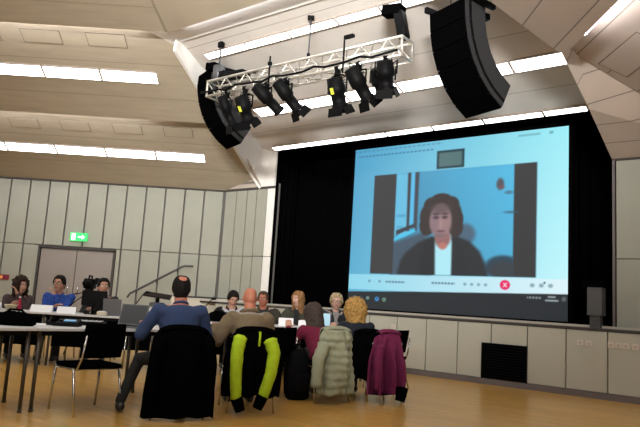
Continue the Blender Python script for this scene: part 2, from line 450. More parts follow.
# black stage house: back and side drapes
def drape(e0, d0, e1, d1, z0, z1, n, amp=.05):
    m = MB(); a, bb = W(e0, d0), W(e1, d1); t = (bb-a); nn = V((-t.y, t.x, 0)).normalized(); rows = []
    cnt = n*8
    def at(i, z, off): return a+t*(i/cnt)+nn*(amp*sin(2*pi*i/8)+.3*amp*sin(i*.37)+off)+V((0, 0, z))
    r0 = [at(i, z0, 0) for i in range(cnt+1)]+[at(i, z0, .012) for i in range(cnt, -1, -1)]
    r1 = [at(i, z1, 0) for i in range(cnt+1)]+[at(i, z1, .012) for i in range(cnt, -1, -1)]
    m.rings([r0, r1]); return m
tag(drape(-10.0, 11.6, -1.2, 11.6, SZ, 5.2, 44).build('stage_curtain', M_black), 'black curtain hanging across the stage behind the projection screen', 'curtain')
tag(drape(-9.45, 10.5, -9.5, 11.4, SZ, 5.2, 5).build('stage_curtain', M_black), 'black side curtain at the left end of the stage opening', 'curtain')
tag(drape(-2.05, 10.5, -1.9, 11.4, SZ, 5.2, 5).build('stage_curtain', M_black), 'black side curtain at the right end of the stage opening', 'curtain')
b = MB()
b.slab([W(-9.23, WD+.1, 4.40), W(-2.0, WD+.1, 4.40), W(-2.0, WD+1.6, 4.9), W(-9.23, WD+1.6, 4.9)], (0, 0, .04))
b.slab([W(-9.24, WD+.0, SZ), W(-9.19, WD+.0, SZ), W(-9.19, WD+.0, 4.42), W(-9.24, WD+.0, 4.42)], AN*.1)
b.slab([W(-2.62, WD+.04, 4.45), W(-2.22, WD+.04, 3.58), W(-1.6, WD+.04, 3.58), W(-1.6, WD+.04, 4.6)], AN*.04)
struct(b.build('trim_3', M_black))
b = MB(); b.box(W(-2.235, WD+.02, (SZ+3.58)/2), (.035, .1, 2.58), rotE); struct(b.build('trim_4', mat('grey_plinth', (.13, .11, .11), .5)))

# projection screen with its projected picture
SCD = 10.6; SE0, SE1, SZ0, SZ1 = -7.29, -2.99, 1.06, 4.31
scr = thing('projection_screen', 'large lit projection screen showing a video call on the dark stage', 'projection screen', W((SE0+SE1)/2, SCD, SZ0), ANG)
SW, SH = SE1-SE0, SZ1-SZ0
NU, NV = 300, 228
u = (np.arange(NU+1)/NU)[None, :].repeat(NV+1, 0); v = (np.arange(NV+1)/NV)[:, None].repeat(NU+1, 1)
def ss(a, b_, x): t = np.clip((x-a)/(b_-a), 0, 1); return t*t*(3-2*t)
def rectm(u0, v0, u1, v1, s=.004): return ss(u0-s, u0+s, u)*(1-ss(u1-s, u1+s, u))*ss(v0-s, v0+s, v)*(1-ss(v1-s, v1+s, v))
def ell(cu, cv, ru, rv, s=.15): r = np.sqrt(((u-cu)/ru)**2+((v-cv)/rv)**2); return 1-ss(1-s, 1+s, r)
def polym(pts, s=.006):
    inside = np.zeros_like(u, bool); dist = np.full(u.shape, 9.); n = len(pts)
    for i in range(n):
        x0, y0 = pts[i]; x1, y1 = pts[(i+1) % n]
        cond = ((y0 > v) != (y1 > v))
        xi = x0+(v-y0)*(x1-x0)/((y1-y0) if abs(y1-y0) > 1e-9 else 1e-9)
        inside ^= cond & (u < xi)
        L2 = (x1-x0)**2+(y1-y0)**2; t = np.clip(((u-x0)*(x1-x0)+(v-y0)*(y1-y0))/L2, 0, 1)
        dist = np.minimum(dist, np.hypot(u-x0-t*(x1-x0), v-y0-t*(y1-y0)))
    sd = np.where(inside, dist, -dist); return ss(-s, s, sd)
def lin(c): c = np.array(c)/255.; return np.where(c <= .04045, c/12.92, ((c+.055)/1.055)**2.4)
img = np.zeros((NV+1, NU+1, 3))
def lay(mask, col):
    global img
    col = np.array(col, float)/255.
    img = img*(1-mask[..., None])+col*mask[..., None]
# window background, brighter towards the bottom right of the call window
g = np.clip(.85*u+.15*v, 0, 1)[..., None]
img = np.array([80, 162, 202])/255.*(1-g)+np.array([172, 250, 255])/255.*g
img[..., 0] += .13*v*u
lay(rectm(.004, .012, .46, .02, .004)*(np.sin(u*260)*.25+.35), (60, 110, 140))
lay(rectm(.02, .045, .42, .053, .004)*(np.sin(u*310)*.3+.45), (50, 90, 125))
lay(rectm(.80, .02, .89, .03, .005)*.4, (60, 110, 120)); lay(rectm(.925, .018, .94, .032, .004)*.5, (60, 110, 120))
lay(rectm(.436, .062, .566, .170, .004), (38, 62, 72)); lay(rectm(.446, .075, .556, .158, .006), (88, 118, 120))
# video picture
VU0, VV0, VU1, VV1 = .116, .178, .878, .786
lay(rectm(VU0, VV0, VU1, VV1), (70, 150, 190))
wl = rectm(.23, VV0, .79, VV1)
gg = np.clip((u-.25)/.55*.6+(.8-v)*.35, 0, 1)[..., None]
wallc = np.array([70, 134, 170])/255.*(1-gg)+np.array([88, 200, 242])/255.*gg
img = img*(1-wl[..., None])+wallc*wl[..., None]
lay(rectm(.23, VV0, .30, .56, .01), (104, 190, 225))
lay(polym([(.295, VV0), (.312, VV0), (.310, .53), (.298, .53)]), (66, 62, 66))
lay(polym([(.312, VV0), (.332, VV0), (.33, .50), (.312, .52)]), (92, 190, 235))
lay(polym([(.332, VV0), (.352, VV0), (.35, .53), (.334, .53)]), (70, 72, 80))
lay(polym([(.245, .525), (.335, .488), (.338, .505), (.245, .555)]), (60, 64, 72))
lay(polym([(.225, .575), (.34, .515), (.342, .535), (.225, .602)]), (80, 200, 240))
lay(polym([(.225, .60), (.40, .53), (.42, .79), (.225, .79)], .02), (72, 88, 104))
lay(rectm(.245, .43, .29, .445, .008)*.5, (60, 130, 180)); lay(rectm(.245, .50, .28, .512, .008)*.5, (60, 130, 180))
lay(rectm(VU0, VV0, .235, VV1), (62, 62, 64)); lay(rectm(.786, VV0, VU1, VV1), (58, 58, 60))
lay(ell(.728, .283, .016, .032, .4), (84, 84, 92)); lay(ell(.765, .332, .018, .010, .5)*.6, (70, 90, 110))
lay(ell(.735, .30, .012, .012, .5)*.8, (120, 80, 90)); lay(ell(.775, .44, .03, .007, .6)*.7, (60, 90, 110))
lay(ell(.745, .735, .075, .062, .2)*rectm(.66, .66, .787, VV1), (46, 72, 88)); lay(ell(.748, .752, .062, .05, .3)*rectm(.66, .68, .787, VV1), (60, 66, 72))
# person in the picture: dark suit, open white shirt, wavy hair
lay(ell(.575, .555, .05, .06, .3), (78, 104, 124))
lay(polym([(.255, .80), (.275, .70), (.30, .655), (.36, .60), (.42, .565), (.54, .565), (.60, .595), (.645, .65), (.67, .715), (.69, .80)], .012)*rectm(.1, .1, .9, VV1, .003), (48, 50, 54))
hm = np.zeros_like(u)
for cu, cv, ru, rv in ((.463, .40, .075, .08), (.415, .45, .052, .085), (.515, .45, .048, .09), (.40, .50, .038, .06), (.535, .515, .035, .055), (.465, .36, .055, .045), (.42, .385, .04, .05), (.51, .385, .04, .05), (.395, .455, .03, .05), (.548, .47, .022, .05)):
    hm = np.maximum(hm, ell(cu, cv, ru, rv, .14))
lay(hm, (62, 54, 54))
lay(polym([(.432, .60), (.445, .56), (.51, .555), (.525, .60), (.522, .79), (.440, .79)], .008)*rectm(.1, .1, .9, VV1, .003), (176, 234, 246))
lay(ell(.476, .575, .038, .055, .25), (150, 105, 105)); lay(ell(.478, .62, .018, .02, .5), (190, 120, 110))
lay(ell(.463, .475, .052, .098, .16), (142, 118, 124)); lay(ell(.485, .49, .028, .07, .6)*.6, (165, 130, 128))
lay(ell(.463, .405, .045, .03, .5)*.7, (92, 78, 80))
for s in (-1, 1):
    lay(ell(.463+s*.021, .455, .014, .010, .5)*.8, (70, 58, 66)); lay(ell(.463+s*.022, .435, .017, .006, .5)*.7, (60, 50, 56))
lay(ell(.466, .495, .008, .03, .6)*.5, (176, 146, 144)); lay(ell(.467, .535, .020, .007, .5)*.8, (110, 74, 84)); lay(ell(.468, .560, .026, .012, .6)*.4, (110, 88, 92))
lay(polym([(.395, .59), (.44, .575), (.445, .79), (.36, .79)], .008)*rectm(.1, .1, .9, VV1, .003), (44, 46, 50))
lay(polym([(.52, .58), (.56, .59), (.60, .79), (.524, .79)], .008)*rectm(.1, .1, .9, VV1, .003), (46, 48, 52))
# call bar and task bar
gb = np.clip(u, 0, 1)[..., None]; tb = rectm(-.1, VV1+.006, 1.1, .885+.0, .003)
barc = np.array([140, 212, 234])/255.*(1-gb)+np.array([222, 244, 250])/255.*gb
img = img*(1-tb[..., None])+barc*tb[..., None]
lay(polym([(-.1, .905), (.35, .885), (1.1, .862), (1.1, 1.1), (-.1, 1.1)], .003), (40, 44, 48))
lay(rectm(.20, .828, .30, .838, .004)*(np.sin(u*400)*.3+.55), (60, 90, 110)); lay(rectm(.43, .826, .54, .836, .004)*(np.sin(u*420)*.3+.55), (60, 90, 110))
for cu in (.115, .17, .585, .615, .645, .675): lay(ell(cu, .832, .007, .008, .5)*.5, (70, 100, 120))
for cu in (.865, .90, .935): lay(ell(cu, .826, .009, .010, .5)*.6, (90, 120, 135))
lay(ell(.912, .812, .004, .005, .5), (30, 60, 90))
lay(ell(.756, .829, .021, .026, .12), (232, 40, 100))
lay(polym([(.748, .820), (.752, .817), (.765, .838), (.761, .841)], .002), (250, 220, 230)); lay(polym([(.765, .820), (.761, .817), (.748, .838), (.752, .841)], .002), (250, 220, 230))
lay(ell(.035, .935, .006, .010, .5)*.7, (120, 150, 160)); lay(ell(.075, .935, .008, .008, .5)*.4, (110, 120, 130))
lay(ell(.11, .935, .009, .010, .4)*.8, (130, 170, 150)); lay(ell(.16, .938, .011, .013, .4), (70, 150, 215)); lay(ell(.16, .936, .004, .006, .4), (30, 60, 110)); lay(ell(.198, .94, .010, .012, .4)*.8, (130, 180, 150)); lay(ell(.198, .94, .004, .005, .4), (60, 90, 90))
lay(rectm(.845, .884, .90, .894, .004)*(np.sin(u*500)*.3+.55), (170, 185, 190)); lay(rectm(.925, .878, .955, .886, .003)*.8, (190, 205, 210)); lay(rectm(.915, .896, .965, .904, .003)*.8, (190, 205, 210)); lay(ell(.985, .89, .008, .012, .5)*.5, (150, 160, 170))
lc = np.where(img <= .04045, img/12.92, ((img+.055)/1.055)**2.4)
me = bpy.data.meshes.new('picture')
xs_ = (u-.5)*SW; zs_ = (1-v)*SH
co = np.stack([xs_, np.full_like(xs_, -.012), zs_], -1).reshape(-1, 3)
idx = np.arange((NV+1)*(NU+1)).reshape(NV+1, NU+1)
fc = np.stack([idx[1:, :-1], idx[1:, 1:], idx[:-1, 1:], idx[:-1, :-1]], -1).reshape(-1, 4)
me.from_pydata(co.tolist(), [], fc.tolist())
ca = me.color_attributes.new('shown', 'FLOAT_COLOR', 'POINT')
ca.data.foreach_set('color', np.concatenate([lc.reshape(-1, 3), np.ones((lc.size//3, 1))], 1).astype(np.float32).ravel())
m = bpy.data.materials.new('projected_picture'); m.use_nodes = True; nt = m.node_tree
at = nt.nodes.new('ShaderNodeVertexColor'); at.layer_name = 'shown'
bs = nt.nodes['Principled BSDF']; bs.inputs['Base Color'].default_value = (.02, .02, .02, 1); bs.inputs['Roughness'].default_value = .9; bs.inputs['Specular IOR Level'].default_value = 0
nt.links.new(at.outputs['Color'], bs.inputs['Emission Color']); bs.inputs['Emission Strength'].default_value = 1.0
me.materials.append(m); link('picture', me, scr)
MB().box((0, .01, SH/2), (SW+.02, .03, SH+.02)).build('screen_cloth', mat('screen_cloth', (.3, .3, .3), .9), scr)
fr = MB()
for s in (-1, 1): fr.box((s*(SW/2+.03), .0, SH/2), (.06, .05, SH+.12))
for z in (-.03, SH+.03): fr.box((0, 0, z), (SW+.12, .05, .06))
fr.build('screen_frame', M_black, scr)
for s in (-1, 1): MB().box((s*1.6, .05, -.03), (.08, .3, .06)).build('foot', M_black, scr)

# vent, sockets, small loudspeaker column on stage
vt = thing('vent_grille', 'square black vent opening low in the stage front', 'vent', W(-3.76, DF-.006, .10), ANG)
MB().box((0, 0, .27), (.73, .012, .54)).build('backing', M_black, vt)
fr = MB()
for s in (-1, 1): fr.box((s*.36, -.006, .27), (.02, .02, .55))
for z in (0.0, .54): fr.box((0, -.006, z), (.74, .02, .02))
fr.build('frame', M_blackmetal, vt)
sl = MB()
for k in range(12): sl.box((0, -.008, .04+.042*k), (.70, .012, .006), Rx(.5))
sl.build('slats', M_blackmetal, vt)
sk = None
for e_, lab in ((-2.61, 'left socket plate of the pair on the stage front'), (-2.49, 'right socket plate of the pair on the stage front'), (-2.19, 'first of four socket plates at the right end of the stage front'), (-2.09, 'second of four socket plates at the right end of the stage front'), (-1.99, 'third of four socket plates at the right end of the stage front'), (-1.87, 'fourth of four socket plates at the right end of the stage front'), (-5.78, 'socket plate on the stage front left of the square vent')):
    if sk is None:
        sk = thing('wall_socket', lab, 'socket', W(e_, DF-.006, .775), ANG, 'socket plates on the stage front')
        MB().box((0, 0, 0), (.085, .012, .085), bevel=.004).build('plate', mat('socket_plate', (.56, .50, .43), .4), sk)
        h_ = MB(); h_.sphere((0, -.004, 0), (.028, .006, .028)); h_.build('insert', mat('socket_insert', (.46, .40, .34), .5), sk)
    else: dup(sk, lab, W(e_, DF-.006, .775))
sp = thing('stage_pedestal', 'small grey pedestal with a wide black top on the stage right of the screen', 'pedestal', W(-2.445, 10.12, SZ), ANG)
MB().box((0, 0, .09), (.15, .18, .18), bevel=.006).build('base', mat('pedestal_grey', (.045, .045, .045), .6), sp)
MB().box((0, 0, .39), (.21, .24, .42), bevel=.008).build('body', mat('pedestal_light', (.065, .065, .068), .6), sp)
MB().box((-.02, 0, .65), (.32, .28, .10), bevel=.008).build('top', M_black, sp)

# ------------------------------------------------------------------ exit sign, fire sign, handrail
ex = thing('exit_sign', 'lit green emergency exit sign above the double door', 'sign', (-5.585, WY-.03, 2.29))
MB().box((0, 0, 0), (.40, .05, .19), bevel=.004).build('panel', mat('green_lit', (.02, .4, .1), .5, emit=(.05, .62, .16), estr=1.1), ex)
pic = MB(); PX = mat('white_lit', (1, 1, 1), .5, emit=(.85, 1, .85), estr=1.3)
y_ = -.028
pic.box((-.115, y_, 0), (.085, .006, .15)); pic.build('doorway_mark', PX, ex)
rm = MB(); GX = mat('green_lit', (.02, .4, .1))
rm.sphere((-.105, y_-.004, .05), (.014, .003, .014)); rm.tube([(-.11, y_-.004, .03), (-.12, y_-.004, -.01)], .010)
for q in ([(-.12, y_-.004, -.01), (-.098, y_-.004, -.03), (-.10, y_-.004, -.06)], [(-.12, y_-.004, -.01), (-.135, y_-.004, -.035), (-.15, y_-.004, -.04)], [(-.11, y_-.004, .025), (-.09, y_-.004, .01)], [(-.11, y_-.004, .025), (-.132, y_-.004, .008)]): rm.tube(q, .006)
rm.build('running_figure', GX, ex)
ar = MB(); ar.box((.04, y_, 0), (.10, .006, .032)); ar.slab([(.085, y_-.003, .055), (.085, y_-.003, -.055), (.145, y_-.003, 0)], (0, .006, 0)); ar.build('arrow', PX, ex)
fs = thing('fire_sign', 'small red fire alarm sign on the wall left of the door', 'sign', (-7.24, WY-.012, 1.26))
MB().box((0, 0, 0), (.29, .012, .115)).build('plate', mat('sign_red', (.22, .012, .015), .5), fs)
MB().box((-.03, -.008, .0), (.06, .006, .07)).build('symbol', mat('sign_amber', (.8, .35, .12), .5), fs)
MB().box((.08, -.008, .0), (.05, .006, .05)).build('emblem', mat('sign_violet', (.16, .03, .12), .5), fs)
hr = thing('handrail', 'thin dark handrail sloping up along the panelled wall', 'handrail', (-4.3, WY-.10, 0))
MB().tube([(0, 0, .97), (.05, 0, 1.06), (1.20, 0, 1.75), (1.26, 0, 1.768), (1.45, 0, 1.768)], .022).build('rail', M_gray, hr)
for t in (.12, .5, .9): MB().tube([(.05+1.15*t, 0, 1.06+.69*t), (.05+1.15*t, .03, 1.0+.69*t), (.05+1.15*t, .10, 1.0+.69*t)], .010).build('bracket', M_gray, hr)
lr = thing('guard_rail', 'level dark rail low on the wall by the return corner', 'handrail', (-2.9, WY-.06, 0))
MB().tube([(-.35, 0, 1.07), (.64, 0, 1.07)], .016).build('rail', M_gray, lr)
for t in (-.2, .5): MB().tube([(t, 0, 1.07), (t, .06, 1.05)], .008).build('bracket', M_gray, lr)

# ------------------------------------------------------------------ line array loudspeakers
def line_array(label, e, d, ztop):
    yaw = atan2(.53, .85)            # front faces local -x' ; see below
    o = thing('line_array', label, 'loudspeaker', W(e, d, 0), 0, 'hanging loudspeaker columns')
    back = V((.85, .53, 0)).normalized(); side = V((.53, -.85, 0)).normalized()
    H = .252; Wd = .62; Dp = .40
    angs = [4, 12, 22, 34, 46, 58]
    p = V((0, 0, ztop))            # front top edge
    for k, a in enumerate(angs):
        a = radians(a); dn = V((0, 0, -1))*cos(a)+back*sin(a); bk = back*cos(a)+V((0, 0, 1))*sin(a)
        R = Matrix((side, bk, -dn)).transposed()
        c = p+dn*H/2
        cab = MB()
        z0, z1 = H/2-.004, -H/2+.004; w2 = Wd/2
        hb = .88 if k > 0 else .95
        pts = [(-w2, .01, z1), (w2, .01, z1), (w2, .01, z0), (-w2, .01, z0)]
        bpts = [(-w2*.86, Dp, z1*hb), (w2*.86, Dp, z1*hb), (w2*.86, Dp, z0*hb), (-w2*.86, Dp, z0*hb)]
        cab.rings([[c+R@V(q) for q in pts], [c+R@V(q) for q in bpts]], smooth=False)
        cb = cab.build('cabinet', mat('array_side', (.03, .03, .032), .6, spec=.15), o)
        gr = MB(); gr.box(c+R@V((0, -.004, 0)), (Wd-.01, .024, H-.008), R, bevel=.006); gr.build('grille', mat('array_grille', (.0015, .0015, .0017), .9, spec=.0), cb)
        for s in (-1, 1): MB().box(c+R@V((s*(w2*.97), .10, 0)), (.012, .04, H*.9), R).build('rigging_plate', M_blackmetal, cb)
        p = p+dn*H
    fb = MB()
    for s in (-1, 1): fb.box(V((0, 0, ztop+.04))+side*s*.30+back*.22, (.05, .62, .07), Matrix((side, back, V((0, 0, 1)))).transposed())
    fb.box(V((0, 0, ztop+.05))+back*.25, (.62, .08, .06), Matrix((side, back, V((0, 0, 1)))).transposed())
    fb.box(V((0, 0, ztop+.06))+back*.45, (.10, .55, .08), Matrix((side, back, V((0, 0, 1)))).transposed())
    fb.build('flying_frame', M_blackmetal, o)
    for s in (-1, 1):
        q = back*.25+side*s*.2
        MB().tube([q+V((0, 0, ztop+.06)), q+V((0, 0, PSz((W(e, d)+q).dot(AN))))], .008).build('steel_rope', M_gray, o)
    return o
line_array('curved black loudspeaker column hanging at the right, in front of the screen', -3.44, 6.85, 4.93)
line_array('curved black loudspeaker column hanging at the left end of the truss', -8.50, 7.36, 5.13)

# ------------------------------------------------------------------ truss with spotlights
TE0, TE1, TD = -7.82, -4.08, 7.0; TZ0, TZ1 = 4.42, 4.68; TW = .14
tr = thing('lighting_truss', 'aluminium lattice truss hanging level in front of the stage', 'truss', W(0, 0, 0))
for dd in (TD-TW, TD+TW):
    for z in (TZ0, TZ1): MB().tube([W(TE0, dd, z), W(TE1, dd, z)], .022).build('chord', M_alu, tr)
br = MB(); n = 17
for i in range(n):
    e0, e1 = TE0+(TE1-TE0)*i/n, TE0+(TE1-TE0)*(i+1)/n
    for dd in (TD-TW, TD+TW):
        br.tube([W(e0, dd, TZ0 if i % 2 else TZ1), W(e1, dd, TZ1 if i % 2 else TZ0)], .010, n=6)
    for z in (TZ0, TZ1):
        br.tube([W(e0, TD-TW if i % 2 else TD+TW, z), W(e1, TD+TW if i % 2 else TD-TW, z)], .009, n=6)
br.build('lattice', M_alu, tr)
for e_ in (TE0, TE1):
    pl = MB()
    pts = [W(e_, TD-TW, TZ0), W(e_, TD+TW, TZ0), W(e_, TD+TW, TZ1), W(e_, TD-TW, TZ1)]
    pl.tube(pts, .02, closed=True); pl.build('end_frame', M_alu, tr)
tag(MB().tube([W(TE0-.1+.2*i, TD-.18, TZ0+.055+.02*sin(i*1.7)+.012*cos(i*3.1)) for i in range(20)], .017).build('power_cable', M_blackmetal), 'thick black cable strapped along the lower edge of the truss', 'cable')
# rope to ceiling
rp = thing('suspension_rope', 'single dark rope from the ceiling down to the middle of the truss', 'rope', W(-5.78, TD, TZ1+.02))
MB().tube([(0, 0, .0), (0, 0, PSz(TD)-TZ1-.02)], .012).build('rope', M_gray, rp)
MB().box((0, 0, .06), (.05, .05, .12)).build('shackle', M_blackmetal, rp); MB().box((0, 0, PSz(TD)-TZ1-.04), (.10, .10, .04)).build('ceiling_plate', M_blackmetal, rp)
def hoist(label, e, zb, h, r):
    o = thing('chain_hoist', label, 'hoist', W(e, TD, zb), ANG, 'chain hoists on the truss')
    MB().tube([(0, 0, 0), (0, 0, h)], r, n=16).build('motor', mat('hoist_grey', (.06, .06, .065), .5), o)
    MB().box((-.16, 0, h+.02), (.22, .16, .12), bevel=.02).build('chain_bag', M_black, o)
    MB().box((.12, 0, h*.35), (.16, .14, .12), bevel=.01).build('control_box', M_blackmetal, o)
    top = PSz(TD)-zb
    MB().tube([(0, 0, h), (0, 0, top)], .014).build('chain', M_gray, o)
    MB().box((0, 0, top-.05), (.10, .08, .10), bevel=.01).build('ceiling_clamp', M_blackmetal, o)
    return o
hoist('grey and black chain hoist on the left end of the truss', -7.72, TZ1+.025, .27, .10)
hz = thing('chain_hoist', 'angled black chain hoist on the right end of the truss', 'hoist', W(-4.2, TD, TZ1+.025), ANG, 'chain hoists on the truss')
MB().box((.02, 0, .2), (.13, .16, .40), Ry(-.22), bevel=.02).build('motor', M_blackmetal, hz)
MB().box((-.12, 0, .44), (.30, .18, .15), Ry(.12), bevel=.02).build('chain_bag', M_black, hz)
MB().tube([(.0, 0, .45), (.0, 0, PSz(TD)-TZ1-.06)], .014).build('chain', M_gray, hz)
bl = thing('junction_box', 'flat black cable box on the left end of the truss', 'cable box', W(-7.28, TD, TZ1+.022), ANG)
MB().box((0, 0, .05), (.44, .2, .09), Ry(.05), bevel=.01).build('box', M_blackmetal, bl); MB().tube([(.22, 0, .05), (.34, 0, .03), (.46, 0, .01)], .02).build('plug', M_blackmetal, bl)

def spotlight(label, e, zc, tilt, yaw, L=.44, r=.095, doors=True, flag=None, dd=-.14):
    """theatre spotlight hanging under the truss; tilt down from level, yaw about the vertical"""
    o = thing('spotlight', label, 'spotlight', W(e, TD+dd, TZ0), ANG+yaw, 'spotlights under the truss')
    drop = zc-TZ0
    ax = V((0, cos(tilt), -sin(tilt))); R = Matrix((V((1, 0, 0)), ax, V((1, 0, 0)).cross(ax))).transposed()
    c = V((0, .03, drop))
    body = MB(); prof = [(-L*.5, r*.5), (-L*.48, r*.9), (-L*.2, r), (-L*.18, r*1.05), (.02, r*1.05), (.04, r*.82), (L*.42, r*.80), (L*.43, r*.95), (L*.5, r*.95)]
    body.rings([[c+R@V((rr*cos(2*pi*k/14), y, rr*sin(2*pi*k/14))) for k in range(14)] for y, rr in prof])
    bo = body.build('body', M_blackmetal, o)
    MB().sphere(c+R@V((0, L*.46, 0)), (r*.8, r*.8, .03), rot=R@Rx(pi/2)).build('lens', mat('lens_glass', (.05, .05, .06), .1), bo)
    fin = MB()
    for k in range(4): fin.box(c+R@V((0, -L*.42+.035*k, r*1.0)), (r*1.2, .012, .05), R)
    fin.build('cooling_fin', M_blackmetal, bo)
    yk = MB()
    yk.tube([c+V((-r*1.25, 0, 0)), c+V((-r*1.25, 0, r*1.6)), V((-r*.6, .02, -.10)), V((r*.6, .02, -.10)), c+V((r*1.25, 0, r*1.6)), c+V((r*1.25, 0, 0))], .013, n=6)
    yk.build('yoke', M_blackmetal, o)
    cl = MB(); cl.box((0, .01, -.05), (.05, .06, .11)); cl.tube([(-.03, 0, 0), (.03, 0, 0)], .035, n=10); cl.build('clamp', M_blackmetal, o)
    if doors:
        for s, hx in ((1, 0), (-1, 0)):
            dr = MB(); R2 = R@Rx(s*.45)
            dr.box(c+R@V((0, L*.5, s*r*.95))+R2@V((0, .06, 0)), (r*1.9, .13, .006), R2); dr.build('barn_door', M_blackmetal, o)
        for s in (1, -1):
            dr = MB(); R2 = R@Rz(-s*.35)
            dr.box(c+R@V((s*r*.95, L*.5, 0))+R2@V((0, .06, 0)), (.006, .12, r*1.9), R2); dr.build('barn_door', M_blackmetal, o)
    if flag is not None: MB().box(c+R@V((0, -.02, -r*1.06))+V((.02, -.02, 0)), (.05, .09, .012), R).build('label_sticker', flag, o)
    wire = MB(); wire.tube([c+R@V((0, -L*.5, 0)), c+R@V((0, -L*.62, .03)), V((.09, -.05, drop*.4)), V((.08, 0, .0))], .008, n=6); wire.build('power_lead', M_blackmetal, o)
    return o
M_yel = mat('yellow_sticker', (.5, .55, .05), .5)
spotlight('spotlight hidden furthest left in front of the left loudspeaker', -7.33, 4.12, 1.0, -.15, .50, .085)
spotlight('spotlight with yellow dot, second from the left on the truss', -6.93, 4.10, .95, .1, .40, .12, True, M_yel)
spotlight('left one of the two parallel long spotlights, third from the left on the truss', -6.46, 4.18, .62, -.40, .56, .10, False)
spotlight('right one of the two parallel long spotlights, fourth from the left on the truss', -6.06, 4.17, .72, -.35, .54, .10)
spotlight('lone spotlight with a yellow sticker right of the truss middle', -5.12, 4.08, 1.12, .0, .42, .125, True, M_yel)
spotlight('leftmost spotlight in the cluster at the right end of the truss', -4.76, 4.14, .82, -.3, .50, .11)
spotlight('middle spotlight in the cluster at the right end of the truss', -4.52, 4.21, .9, .15, .40, .15, False, None, .10)
spotlight('rightmost spotlight in the cluster at the right end of the truss', -4.32, 4.20, 1.1, .3, .38, .12, True)
# two small clamps with arms standing up on the truss
for e_, lab in ((-5.0, 'thin black pole with a side arm standing on the right half of the truss'), (-6.4, 'thin black pole standing on the left half of the truss')):
    o = thing('truss_pole', lab, 'pole', W(e_, TD-.14, TZ0), ANG)
    MB().tube([(0, -.03, -.1), (0, -.03, .42)], .013).build('pole', M_blackmetal, o)
    if e_ > -6: MB().box((.08, -.03, .42), (.16, .06, .05), bevel=.01).build('side_arm', M_blackmetal, o)
    else: MB().box((.0, -.03, .30), (.06, .05, .06), bevel=.01).build('coupler', M_blackmetal, o)

# ------------------------------------------------------------------ furniture
TD_ = V((.66, .75, 0)).normalized(); TN_ = V((-.75, .66, 0)).normalized(); TB = V((-2.45, 5.75, 0)); TA = atan2(TD_.y, TD_.x)
def T(s, n, z=0.): return TB+TD_*s+TN_*n+V((0, 0, z))
FA = radians(6); FD = V((cos(FA), sin(FA), 0)); FN = V((-sin(FA), cos(FA), 0)); FB = V((-5.35, 8.98, 0))
def F(s, n, z=0.): return FB+FD*s+FN*n+V((0, 0, z))
def table(label, loc, rz, L, Wd, group, shaded=False):
    o = thing('conference_table', label, 'table', loc, rz, group)
    MB().box((0, 0, .727), (L-.006, Wd, .026), bevel=.004).build('tabletop', M_top, o)
    fr = MB()
    for s in (-1, 1): fr.box((0, s*(Wd/2-.06), .692), (L-.14, .03, .044)); fr.box((s*(L/2-.07), 0, .692), (.03, Wd-.12, .044))
    fr.build('frame', M_blackmetal, o)
    for sx in (-1, 1):
        for sy in (-1, 1):
            lg = MB(); lg.tube([(sx*(L/2-.05), sy*(Wd/2-.07), .71), (sx*(L/2-.05), sy*(Wd/2-.07), .02)], .017, n=10); lg.tube([(sx*(L/2-.05), sy*(Wd/2-.07), .022), (sx*(L/2-.05), sy*(Wd/2-.07), 0)], .021, n=10)
            lg.build('leg', mat('grey_table_leg', (.09, .085, .08), .4, .6), o)
    if shaded: MB().box((0, -(Wd/2-.09), .47), (L-.16, .012, .40)).build('shade_panel', M_black, o)  # black sheet added for the shade beneath the far tables
    return o
GN = 'tables of the near row'; GF = 'tables of the far row'
labs = ['white table at the left edge of the picture in the near row', 'white table with laptop in front of the man in the blue sweater', 'white table in front of the bald man', 'white table in front of the two women at the end of the near row']
for i in range(4): table(labs[i], T(-.7+1.4*i, .35), TA, 1.4, .7, GN)
labs = ['white table in front of the man in the blue speckled pullover', 'white table in the far row behind the grey laptop of the near row', 'white table in front of the man in the dark jacket and white shirt', 'white table in front of the short-haired woman with glasses']
for i in range(4): table(labs[i], F(.775+1.55*i, .35), FA, 1.55, .7, GF, True)

def chair(label, loc, rz, group=None):
    o = thing('conference_chair', label, 'chair', loc, rz, group)
    st = MB(); st.box((0, .0, .42), (.45, .43, .04), bevel=.018); st.build('seat', M_black, o)
    bk = MB(); n = 9; rs = []
    for j in range(7):
        z = .50+.31*j/6; wd = .215*(1-.10*(j/6)**3)*(1-.08*(1-j/6)); y0 = -.215-.05*j/6
        fr = [V((wd*(-1+2*i/(n-1)), y0+.035*((-1+2*i/(n-1))**2)+.004, z)) for i in range(n)]
        bb = [p+V((0, -.024, 0)) for p in fr[::-1]]
        rs.append(fr+bb)
    bk.rings(rs); bk.build('backrest', M_black, o)
    for s in (-1, 1):
        MB().tube([(s*.225, .19, .41), (s*.23, .23, .0)], .011, n=8).build('leg', M_chrome, o)
        MB().tube([(s*.225, -.14, .41), (s*.235, -.25, .0)], .011, n=8).build('leg', M_chrome, o)
        MB().tube([(s*.222, -.02, .395), (s*.222, -.20, .40), (s*.205, -.235, .50), (s*.195, -.262, .70)], .010, n=8).build('back_post', M_chrome, o)
    fr = MB(); fr.tube([(-.222, .19, .395), (.222, .19, .395)], .010); fr.tube([(-.222, -.15, .395), (.222, -.15, .395)], .010)
    for s in (-1, 1): fr.tube([(s*.222, .2, .395), (s*.222, -.16, .395)], .010)
    fr.build('seat_frame', M_chrome, o)
    return o
CH0 = chair('empty black chair with chrome legs tucked to the near table at left', (-2.06, 6.03, 0), radians(48), 'black conference chairs')
def seat_at(label, loc, rz): return dup(CH0, label, loc, rz)

